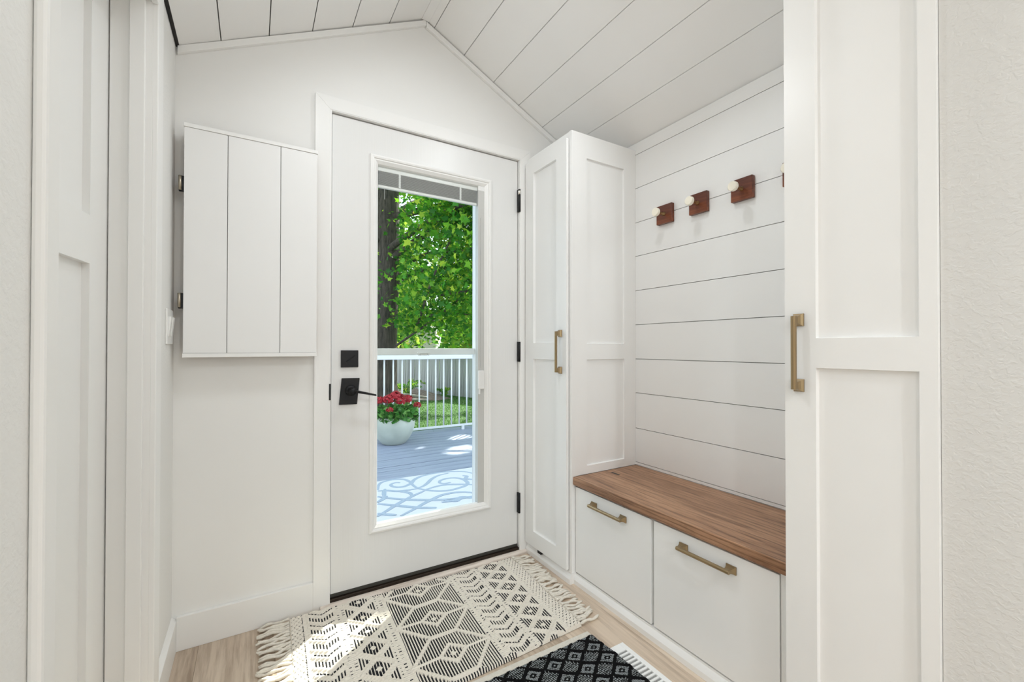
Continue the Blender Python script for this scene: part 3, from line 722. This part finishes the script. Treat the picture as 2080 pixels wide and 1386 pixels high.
vent_lift = .0062 / (1 + np.exp(-(np.minimum(Xg - 1.0, 1.157 - Yg) - .0) / .012))
Zg = .0012 + (.006 + hg) * ed + vent_lift
Xc = (Xg[1:, 1:] + Xg[:-1, :-1]) / 2; Yc_ = (Yg[1:, 1:] + Yg[:-1, :-1]) / 2
lt_, _ = blk_pattern(Xc, Yc_)
me = fast_mesh('weave', np.stack([Xw, Yw, Zg], -1).reshape(-1, 3) - np.array((.73, .95, 0)), gridf(NU, NV), [M_BLKY, M_SILVER], lt_.reshape(-1).astype(int), True)
link('weave', me, (.73, .95, 0), rb)
BOX('hem', M_HEM, rb, RX0, RX1 - .006, RY1 - .002, RY1 + .0215, .0004, .0062, .002)

# ------------------------------------------------------------------ floor register
fv = empty('floor_register', (1.09, 1.0, 0), 'white slotted metal floor register beside the black rug', 'floor register')
VX0, VX1, VY0, VY1 = 1.022, 1.1625, .83, 1.1515
f = MB(); zt = .0055
sl_y = [VY1 - .034 - .0166 * k for k in range(16)]
f.box(VX0, 1.045, VY0, VY1, 0.0003, zt).box(1.0885, 1.1015, VY0, VY1, .0003, zt).box(1.1445, VX1, VY0, VY1, .0003, zt)
for a, b in ((1.045, 1.0885), (1.1015, 1.1445)):
    e = [VY1] + [q for y in sl_y for q in (y, y - .0098)] + [VY0]
    for k in range(0, len(e), 2):
        if e[k] > e[k + 1]: f.box(a, b, e[k + 1], e[k], .0003, zt)
f.build('grille', M_VENT, fv, .0008)
BOX('louvre_tray', M_VDARK, fv, 1.046, 1.1435, VY0 + .02, VY1 - .02, .0002, .0012)

# ------------------------------------------------------------------ recessed lights above the frame, plus two unseen fill lamps added behind
LAMPS = [(.20, 1.24, 'round recessed ceiling light on the left slope'), (1.12, 1.10, 'round recessed ceiling light on the right slope'),
         (-.9, -1.4, 'added fill light in the flat ceiling, left of the viewpoint'), (.6, -1.4, 'added fill light in the flat ceiling, behind the viewpoint')]
M_LAMP = bpy.data.materials.new('lamp_lens'); M_LAMP.use_nodes = True
bsdf(M_LAMP).inputs['Emission Color'].default_value = (1, .97, .92, 1); bsdf(M_LAMP).inputs['Emission Strength'].default_value = 8
for x, y, lb in LAMPS:
    fn = zl if x < XRG else zr
    nrm = Vector((.4472, 0, -.8944)) if x < XRG else Vector((-.4472, 0, -.8944))
    p = Vector((x, y, fn(x)))
    if y < YG: nrm = Vector((0, 0, -1)); p.z = 2.70
    rl = empty('recessed_or_fill_light', p, lb, 'ceiling light', None, 'recessed ceiling lights and added fill lights')
    MB().lathe([(.056, .0005), (.078, .0005), (.078, .004), (.058, .006), (.056, .003)], p, nrm, 28).build('trim_ring', M_TRIM, rl)
    MB().lathe([(0, .0022), (.057, .0022)], p, nrm, 28).build('lens', M_LAMP, rl)
    area('recessed_or_fill_lamp', p + nrm * .012, p + nrm, .08, .08, P_FRONT if y > 0 else P_REAR, (.91, .965, 1.0), 'DISK', 170)

# ================================================================== outdoors
ZD = -.12
dk = tag(BOX('deck', M_DARKGAP, None, -3, 9, 2.23, 6.0, ZD - .2, ZD - .03), 'grey blue stained board deck outside the door', 'deck', 'structure')
y = 2.25
while y < 5.98:
    BOX('deck_board', M_DECK, dk, -3, 9, y + .0035, y + .1365, ZD - .03, ZD + random.uniform(-.0015, .0015)); y += .14

rl = empty('deck_railing', (2.2, 5.8, ZD), 'white metal deck railing with thin round balusters', 'railing')
BOX('top_rail', M_RAIL, rl, -2.6, 6.4, 5.77, 5.83, .914, .974, .006)
BOX('bottom_rail', M_RAIL, rl, -2.6, 6.4, 5.785, 5.815, -.066, -.036, .004)
x = 2.2177 - .1204 * 30
while x < 6.3:
    bl = MB().tube([(x, 5.8, -.04), (x, 5.8, .92)], .0105, 8).build('baluster', M_RAIL, rl); x += .1204
for x in (2.64, .9, 4.4, -2.5, 6.3): BOX('rail_foot', M_RAIL, rl, x - .018, x + .018, 5.785, 5.815, ZD, -.06, .003)

# outdoor rug with grey scrolls
orr = empty('outdoor_rug', (1.3, 3.3, ZD), 'white outdoor rug with grey blue scrollwork on the deck', 'rug')
def oed(x): return 3.918 - .0242 * (x - .957)
MB().prism([(-.6, 2.5, ZD + .0018), (3.0, 2.45, ZD + .0018), (3.0, oed(3.0), ZD + .0018), (-.6, oed(-.6), ZD + .0018)], (0, 0, .005)).build('rug_base', M_ODRUG, orr)
CURVES = [[(0.898, 3.678), (0.94, 3.812), (0.985, 3.872), (1.063, 3.897), (1.136, 3.885), (1.181, 3.838), (1.198, 3.741), (1.192, 3.662), (1.2, 3.561)],
 [(1.115, 3.773), (1.09, 3.797), (1.05, 3.787), (1.027, 3.751), (1.035, 3.698), (1.069, 3.662), (1.127, 3.66), (1.202, 3.722), (1.25, 3.797), (1.344, 3.867), (1.46, 3.892), (1.586, 3.882), (1.693, 3.835), (1.76, 3.775), (1.795, 3.676)],
 [(1.2, 3.561), (1.251, 3.577), (1.315, 3.638), (1.388, 3.732), (1.482, 3.805), (1.597, 3.832)],
 [(1.194, 3.727), (1.19, 3.63), (1.2, 3.561), (1.228, 3.497), (1.271, 3.441), (1.33, 3.391), (1.412, 3.365), (1.503, 3.38), (1.582, 3.413), (1.63, 3.484), (1.631, 3.588), (1.586, 3.66), (1.508, 3.679), (1.44, 3.648), (1.415, 3.595), (1.442, 3.554), (1.503, 3.56)],
 [(1.231, 3.48), (1.355, 3.516), (1.45, 3.516), (1.551, 3.464), (1.594, 3.439), (1.654, 3.386)],
 [(1.677, 3.689), (1.7, 3.647), (1.662, 3.587), (1.718, 3.518)],
 [(0.892, 3.652), (0.962, 3.625), (1.02, 3.568), (1.092, 3.548), (1.203, 3.543)],
 [(0.957, 3.674), (0.923, 3.574), (0.902, 3.474)], [(1.02, 3.568), (1.081, 3.51), (1.106, 3.451), (1.098, 3.399)],
 [(0.759, 3.106), (0.844, 3.179), (0.932, 3.259), (1.026, 3.332), (1.123, 3.398), (1.222, 3.455)],
 [(0.904, 3.031), (1.014, 3.101), (1.126, 3.182), (1.212, 3.234), (1.311, 3.286), (1.426, 3.289), (1.505, 3.257), (1.56, 3.195)],
 [(0.858, 3.513), (0.931, 3.429), (1.028, 3.337), (1.129, 3.264), (1.234, 3.201), (1.318, 3.172), (1.413, 3.156)],
 [(0.819, 3.352), (0.891, 3.283), (0.983, 3.192), (1.075, 3.107), (1.175, 3.047)], [(0.771, 3.154), (0.839, 3.091), (0.875, 3.059)],
 [(0.827, 3.385), (0.885, 3.442), (0.922, 3.489)], [(1.25, 3.133), (1.332, 3.123), (1.426, 3.134), (1.528, 3.128)], [(1.28, 3.16), (1.36, 3.10), (1.42, 3.16), (1.50, 3.11), (1.56, 3.16)]]
def smooth(pts, n=6):
    P = [Vector((*p, 0)) for p in pts]; P = [P[0] * 2 - P[1]] + P + [P[-1] * 2 - P[-2]]; out = []
    for i in range(1, len(P) - 2):
        for k in range(n):
            t = k / n; a, b, c, d = P[i - 1:i + 3]
            out.append(.5 * ((2 * b) + (-a + c) * t + (2 * a - 5 * b + 4 * c - d) * t * t + (-a + 3 * b - 3 * c + d) * t ** 3))
    return out + [P[-2]]
for ci, cv in enumerate(CURVES):
    g = MB(); S = smooth(cv); wv = []; n = len(S)
    for i, p in enumerate(S):
        t = (S[min(i + 1, n - 1)] - S[max(i - 1, 0)]).normalized(); nr = Vector((-t.y, t.x, 0))
        hw = .0155 * (.62 + .55 * math.sin(math.pi * i / (n - 1)))
        wv += [p + nr * hw, p - nr * hw]
    vs2 = [(q.x, q.y, ZD + .0069) for q in wv] + [(q.x, q.y, ZD + .0078 + .00025 * ci) for q in wv]; m_ = len(wv)
    fs = [(m_ + 2 * i, m_ + 2 * i + 1, m_ + 2 * i + 3, m_ + 2 * i + 2) for i in range(n - 1)]
    fs += [(2 * i, m_ + 2 * i, m_ + 2 * i + 2, 2 * i + 2) for i in range(n - 1)] + [(2 * i + 3, m_ + 2 * i + 3, m_ + 2 * i + 1, 2 * i + 1) for i in range(n - 1)]
    g.add(vs2, fs).build('scroll', M_ODGREY, orr)

# ---- leaf machinery
def leaf_shape(kind):
    if kind == 'maple':      # outline in the unit leaf, fan from the centre
        h_ = [(.14, -.32), (.33, -.40), (.25, -.14), (.55, .05), (.25, .11), (.13, .32)]
        a = [(0, -.36)] + h_ + [(0, .64)] + [(-x * .94, y + .03) for x, y in reversed(h_)]
    elif kind == 'round':
        a = [(.5 * math.cos(t) * (1 + .08 * math.cos(7 * t)), .5 * math.sin(t) * (1 + .08 * math.cos(7 * t))) for t in np.linspace(0, 2 * math.pi, 12, endpoint=False)]
    elif kind == 'long':
        a = [(0, -.5), (.10, -.2), (.12, .1), (0, .6), (-.12, .1), (-.10, -.2)]
    else:
        a = [(0, -.5), (.28, -.15), (.24, .2), (0, .55), (-.24, .2), (-.28, -.15)]
    n = len(a); P = [(0, 0, .0)] + [(x, y, -.12 * abs(x) - .10 * y * y) for x, y in a]
    F = [(0, i + 1, (i + 1) % n + 1) for i in range(n)]
    return np.array(P), np.array(F)
def leaves(name, pos, size, kind, m, parent=None, up=.55, c=None):
    P, F = leaf_shape(kind); n = len(pos)
    nrm = rng.normal(size=(n, 3)) * (1 - up); nrm[:, 2] += up; nrm /= np.linalg.norm(nrm, axis=1)[:, None]
    r = rng.normal(size=(n, 3)); a = np.cross(nrm, r); a /= np.linalg.norm(a, axis=1)[:, None]; b = np.cross(nrm, a)
    s = (np.asarray(size) * (1 + .3 * rng.normal(size=n)).clip(.5, 1.6))[:, None, None]
    Vv = pos[:, None, :] + s * (P[None, :, 0, None] * a[:, None] + P[None, :, 1, None] * b[:, None] + P[None, :, 2, None] * nrm[:, None])
    Ff = (np.arange(n)[:, None, None] * len(P) + F[None]).reshape(-1, 3)
    Vv = Vv.reshape(-1, 3); cc = Vv.mean(0) if c is None else np.array(c)
    me = fast_mesh(name, Vv - cc, Ff, [m]); o = link(name, me, Vector(cc), parent); o['kind'] = 'stuff'; return o
def branch(p, q, r0, r1, name, parent, sag=.2, n=7, side=0.0):
    p, q = Vector(p), Vector(q); pts = []; L = (q - p).length
    sd_ = Vector((random.uniform(-1, 1), random.uniform(-1, 1), 0)) * side
    for i in range(n):
        t = i / (n - 1); pts.append(p.lerp(q, t) + Vector((0, 0, sag * math.sin(math.pi * t) * L * .3)) + sd_ * math.sin(math.pi * t))
    MB().tube(pts, [r0 + (r1 - r0) * i / (n - 1) for i in range(n)], 8).build(name, M_BARK, parent)
    return pts

# ---- the maple beyond the railing
TX, TY, ZG = 2.52, 10.0, -.7
mt = empty('maple_tree', (TX, TY, ZG), 'large maple with a thick dark trunk behind the deck railing', 'tree')
tp = [(TX - .03, TY, ZG), (TX - .01, TY, -.35), (TX, TY, .3), (TX, TY, 1.4), (TX + .04, TY, 2.6), (TX + .10, TY + .05, 4.2), (TX + .2, TY + .1, 6.0), (TX + .3, TY, 8.0)]
MB().tube(tp, [.46, .38, .345, .335, .345, .30, .2, .08], 18).build('trunk', M_BARK, mt)
tips = []
CC, RR = np.array((4.5, 9.4, 5.3)), np.array((6.3, 6.4, 4.2))
for k in range(16):
    a = 2 * math.pi * k / 16 + random.uniform(-.2, .2); zb = random.uniform(1.7, 6.0)
    e = Vector((CC[0] + 4.2 * math.cos(a) * random.uniform(.6, 1), CC[1] + 4.4 * math.sin(a) * random.uniform(.6, 1), zb + random.uniform(-.6, 2.2)))
    tips += branch((TX + .02, TY, zb), e, .085, .014, 'branch', mt, random.uniform(.1, .5), 8, .5)
for p, q in (((2.75, 8.2, 1.5), (3.75, 7.6, 3.9)), ((2.6, 9.2, 1.1), (4.2, 8.3, 2.6)), ((3.1, 8.0, 2.1), (4.9, 7.6, 2.35)), ((3.0, 8.4, 1.7), (4.8, 8.6, 1.75)), ((4.1, 8.0, 3.2), (2.9, 8.0, 2.9))):
    tips += branch(p, q, .028, .008, 'branch', mt, .15, 8, .25)
def crown(n_cl, per, C, Rr, spread, flat, zmin, hollow=.35):
    cl = []
    while len(cl) < n_cl:
        q = rng.uniform(-1, 1, 3); r = np.linalg.norm(q)
        if r > 1 or rng.random() > hollow + (1 - hollow) * r: continue
        w_ = C + q * Rr
        if w_[2] > zmin + .25 * math.sin(w_[0] * 2.1) + .2 * math.sin(w_[1] * 1.7): cl.append(w_)
    cl = np.array(cl); pos = np.repeat(cl, per, 0) + rng.normal(size=(n_cl * per, 3)) * np.array((spread, spread, spread * flat))
    return pos
pos = crown(820, 70, CC, RR, .34, .5, 1.6, .15)
extra = np.array([[2.5 + 3.0 * rng.random(), 7.0 + 2.8 * rng.random(), 1.25 + 3.1 * rng.random()] for _ in range(170)])
pos = np.concatenate([pos, np.repeat(extra, 64, 0) + rng.normal(size=(170 * 64, 3)) * np.array((.24, .24, .12))])
shade = np.array([np.array((rng.uniform(-.5, 3.2), rng.uniform(2.4, 5.9), ZD)) + np.array(SUN) * rng.uniform(5.0, 9.5) for _ in range(420)])
pos = np.concatenate([pos, np.repeat(shade, 60, 0) + rng.normal(size=(420 * 60, 3)) * np.array((.34, .34, .17))])   # extra leaf clusters added toward the sun to shade the deck
# leave the openings through which the sun reaches the rug, the deck and the lawn
Sv = np.array(SUN)
def gap(pt, r):
    d = pos - np.array(pt); k = d @ Sv; off = d - k[:, None] * Sv; return np.linalg.norm(off, axis=1) > r
keep = np.ones(len(pos), bool)
for pt, r in (((.05, 1.54, .01), .17), ((.20, 1.63, .01), .11), ((.12, 1.74, .01), .05), ((.32, 1.71, .01), .06), ((2.37, 5.29, ZD), .16), ((2.09, 4.66, ZD), .19), ((1.70, 4.98, ZD), .07), ((2.75, 5.45, ZD), .08), ((3.6, 9.6, ZG), .42), ((2.9, 8.4, ZG), .34), ((4.6, 11.2, ZG), .45), ((4.2, 9.9, ZG), .35)):
    keep &= gap(pt, r)
keep &= ~((pos[:, 1] < 5.3) & (pos[:, 2] < 2.9))            # nothing hangs low over the deck
keep &= np.hypot(pos[:, 0] - TX, pos[:, 1] - TY) > .45
keep &= ~((pos[:, 0] < .289 * pos[:, 1]) & (pos[:, 1] < 9.8) & (pos[:, 2] < 4.4) & (rng.random(len(pos)) < .86))   # few low boughs on the house side of the trunk
pos = pos[keep]
leaves('foliage', pos, .096, 'maple', M_LEAF, mt, .5, (TX, TY, ZG))

# ---- ground
gr = MB(); gr.add([(-14, 6.0, ZG), (26, 6.0, ZG), (26, 60, ZG), (-14, 60, ZG)], [(0, 1, 2, 3)])
lawn = tag(gr.build('lawn', M_LAWN), 'green back lawn between the deck and the fence', 'lawn', 'structure')
def blades(n, x0, x1, y0, y1, h, w_, name):
    x, y = rng.uniform(x0, x1, n), rng.uniform(y0, y1, n); a = rng.uniform(0, 6.28, n); hh = h * rng.uniform(.5, 1.3, n)
    lean = rng.normal(size=(n, 2)) * .35 * hh[:, None]
    b = np.stack([x, y, np.full(n, ZG)], 1); s = np.stack([np.cos(a), np.sin(a), np.zeros(n)], 1) * w_
    t = b + np.stack([lean[:, 0], lean[:, 1], hh], 1)
    Vv = np.stack([b - s, b + s, t], 1).reshape(-1, 3); Ff = np.arange(3 * n).reshape(-1, 3)
    return Vv, Ff
Va, Fa = blades(60000, 1.2, 9, 6.05, 17.5, .034, .005, '')
Vb, Fb = blades(420, 1.2, 4.6, 6.03, 6.5, .62, .011, '')
V_ = np.concatenate([Va, Vb]); F_ = np.concatenate([Fa, Fb + len(Va)])
cc = np.array((4, 11, ZG)); tag(link('grass_blades', fast_mesh('grass_blades', V_ - cc, F_, [M_GRASS]), Vector(cc), lawn), None, None, 'stuff')

# ---- fence
fp0, fp1 = Vector((4.3, 20.5)), Vector((7.15, 12.2))
fd = (fp1 - fp0); FL = fd.length; fd.normalize(); fnm = Vector((fd.y, -fd.x))
if fnm.dot(-Vector((6, 15))) < 0: fnm = -fnm
fe = empty('picket_fence', (5.6, 16.5, ZG), 'weathered grey board fence at the back of the lawn', 'fence')
k = 0; s = 0.0
while s < FL:
    p = fp0 + fd * s; h_ = 1.60 + random.uniform(-.025, .025); off = fnm * random.uniform(0, .012)
    g = MB(); a = Vector((p.x + off.x, p.y + off.y, ZG)); wv = Vector((fd.x, fd.y, 0)); dv = Vector((fnm.x, fnm.y, 0)) * .018; wd = .130
    g.prism([a, a + wv * wd, a + wv * wd + UZ * (h_ - .03), a + wv * (wd - .03) + UZ * h_, a + wv * .03 + UZ * h_, a + UZ * (h_ - .03)], dv)
    g.build('picket', M_FENCE, fe); s += .150
for zf in (.35, 1.25):
    a = Vector((fp0.x - fnm.x * .05, fp0.y - fnm.y * .05, ZG + zf))
    MB().obox(a, Vector((fd.x, fd.y, 0)) * FL, Vector((fnm.x, fnm.y, 0)) * .04, UZ * .09).build('rail', M_FENCE, fe)
f2 = empty('picket_fence', (1.5, 21.0, ZG), 'second stretch of grey board fence running left behind the maple', 'fence')
for k in range(64):
    p = Vector((4.25 - .142 * k, 20.6 + .02 * k, ZG)); h_ = 1.60 + random.uniform(-.025, .025)
    MB().box(p.x - .128, p.x, p.y, p.y + .018, ZG, ZG + h_).build('picket', M_FENCE, f2)

# ---- mulch bed, dead branches, ferns
mb = MB(); ring = [(3.2, 14.6), (4.4, 14.0), (5.3, 13.6), (5.9, 13.9), (5.7, 15.2), (5.0, 17.5), (4.4, 19.6), (2.6, 19.0), (2.4, 16.5)]
cx_, cy_ = 4.3, 16.3; inner = [(cx_ + (x - cx_) * .6, cy_ + (y - cy_) * .6) for x, y in ring]; n = len(ring)
vsx = [(x, y, ZG + .005) for x, y in ring] + [(x, y, ZG + .22 + .05 * math.sin(i * 2.2)) for i, (x, y) in enumerate(inner)] + [(cx_, cy_, ZG + .30)]
mb.add(vsx, [(i, (i + 1) % n, n + (i + 1) % n, n + i) for i in range(n)] + [(n + i, n + (i + 1) % n, 2 * n) for i in range(n)], 0, True)
tag(mb.build('mulch_bed', M_MULCH), 'brown mulch bed at the foot of the fence', 'mulch bed', 'structure')
def log(pts, r, label):
    o = MB().tube(smooth3(pts), r, 8).build('fallen_branch', M_LOG); return tag(o, label, 'branch', None, 'dead branches on the mulch bed')
def smooth3(pts): return [Vector(p) for p in pts]
log([(3.35, 14.2, -.50), (3.8, 13.95, -.44), (4.3, 13.8, -.47), (4.9, 13.5, -.56)], [.05, .055, .05, .03], 'long pale dead branch lying along the mulch bed edge')
log([(3.5, 13.8, -.60), (4.1, 13.5, -.58), (4.8, 13.35, -.62)], [.035, .045, .03], 'lower short dead branch on the lawn edge of the mulch bed')
log([(3.35, 14.5, -.1), (3.6, 14.2, -.38), (3.95, 14.0, -.52)], [.03, .04, .04], 'dark upright crooked dead branch next to the maple trunk')
def fern(x, y, h, n, label, z0=ZG + .1):
    o = empty('fern', (x, y, z0), label, 'fern', None, 'ferns by the fence'); p = []
    for k in range(n):
        a = random.uniform(0, 6.28); L = h * random.uniform(.6, 1)
        for i in range(12):
            t = i / 11; r_ = L * .65 * t; z_ = L * (1.15 * t - .75 * t * t)
            for sg in (-1, 1): p.append((x + math.cos(a) * r_ - math.sin(a) * sg * .07 * (1 - t * .8), y + math.sin(a) * r_ + math.cos(a) * sg * .07 * (1 - t * .8), z0 + z_ + .02))
        MB().tube([(x, y, z0), (x + math.cos(a) * L * .3, y + math.sin(a) * L * .3, z0 + L * .45), (x + math.cos(a) * L * .6, y + math.sin(a) * L * .6, z0 + L * .42)], .006, 5).build('stem', M_GERLEAF, o)
    leaves('fronds', np.array(p), .15, 'long', M_LEAF2, o, .4)
fern(4.45, 14.4, 1.15, 13, 'tall light green fern in front of the fence boards')
fern(3.5, 15.3, .75, 9, 'smaller fern between the maple trunk and the tall fern')
fern(5.75, 14.2, .55, 6, 'low weed clump at the fence foot')

# ---- trees and a house beyond the fence
def fartree(x, y, h, r, n, label, low=.25):
    o = empty('backyard_tree', (x, y, ZG), label, 'tree', None, 'trees beyond the fence')
    MB().tube([(x, y, ZG), (x + .1, y, ZG + h * .3), (x, y + .1, ZG + h * .65), (x + .1, y, ZG + h * .9)], [.16, .13, .09, .03], 9).build('trunk', M_BARK, o)
    for k in range(5):
        a = k * 1.3 + x; z_ = ZG + h * (.3 + .1 * k); branch((x, y, z_), (x + r * .7 * math.cos(a), y + r * .7 * math.sin(a), z_ + h * .15), .05, .012, 'branch', o, .1, 5, .1)
    p = crown(n, 34, np.array((x, y, ZG + h * .6)), np.array((r, r, h * (.6 - low))), .42, .55, ZG + h * low * .6)
    leaves('foliage', p, .27, 'oval', M_LEAF2, o, .4, (x, y, ZG))
fartree(8.6, 29.5, 10, 2.6, 140, 'leafy tree behind the middle of the fence', .10)
fartree(15.6, 31.5, 10, 2.6, 140, 'yellow green tree behind the right end of the fence', .08)
for x_, y_, h_, lb in ((8.15, 16.5, 3.6, 'bushy shrub rising over the right end of the fence'), (9.9, 20.9, 4.2, 'bushy shrub behind the middle of the fence'), (6.0, 22.9, 4.4, 'tall bushy shrub over the far left boards of the fence')):
    fartree(x_, y_, h_, 1.25, 60, lb, .02)
hs = empty('house', (6.5, 36, ZG), 'pale neighbouring house glimpsed over the fence', 'house')
MB().box(1, 13, 34, 41, ZG, 2.6).build('house_wall', M_HOUSE, hs)
MB().prism([(.5, 33.6, 2.6), (.5, 41.4, 2.6), (.5, 37.5, 4.6)], (13, 0, 0)).build('house_roof', M_ROOF, hs)

# ---- flower pot
PX, PY = 1.512, 5.40
fpot = empty('flower_pot', (PX, PY, ZD), 'pale glazed pot of red geraniums on the deck', 'potted plant')
prof = [(0, .0), (.132, .0), (.150, .012), (.196, .07), (.232, .14), (.256, .215), (.262, .275), (.255, .325), (.247, .345), (.236, .345), (.232, .32), (.22, .30)]
MB().lathe(prof, (PX, PY, ZD), (0, 0, 1), 40).build('pot', M_POT, fpot)
MB().lathe([(0, .315), (.229, .312)], (PX, PY, ZD), (0, 0, 1), 30).build('soil', M_SOIL, fpot)
p = []
for k in range(800):
    a, r_ = random.uniform(0, 6.28), .29 * math.sqrt(random.random()); p.append((PX + r_ * math.cos(a), PY + r_ * math.sin(a), ZD + .33 + (.17 - .35 * r_ * r_ * 2) * random.random() - .02))
leaves('leaves', np.array(p), .052, 'round', M_GERLEAF, fpot, .5)
for x, z_, r_, dy in ((1.515, .475, .075, -.05), (1.425, .435, .07, -.08), (1.325, .425, .062, -.02), (1.565, .415, .062, -.13), (1.672, .425, .068, -.04), (1.815, .335, .05, 0.0), (1.405, .325, .042, -.2), (1.50, .44, .06, .10), (1.60, .45, .06, .06)):
    y_ = PY + dy; st = MB().tube([(PX + (x - PX) * .3, y_, ZD + .33), (PX + (x - PX) * .8, y_, z_ - .12), (x, y_, z_ - .02)], .004, 6).build('stem', M_GERLEAF, fpot)
    g = MB()
    for k in range(120):
        th, ph = math.acos(1 - 1.55 * random.random()), random.uniform(0, 6.28)
        n_ = Vector((math.sin(th) * math.cos(ph), math.sin(th) * math.sin(ph), math.cos(th))); c_ = Vector((x, y_, z_)) + Vector((n_.x, n_.y, n_.z * .8)) * r_ * random.uniform(.82, 1.05)
        a_ = n_.orthogonal().normalized(); a_ = Matrix.Rotation(random.uniform(0, 6.28), 3, n_) @ a_; b_ = n_.cross(a_); s_ = r_ * .24
        g.add([c_ - a_ * s_, c_ - b_ * s_ * .8 + n_ * .004, c_ + a_ * s_ + n_ * .006, c_ + b_ * s_ * .8 + n_ * .004], [(0, 1, 2, 3)])
    g.build('bloom', M_RED, fpot)
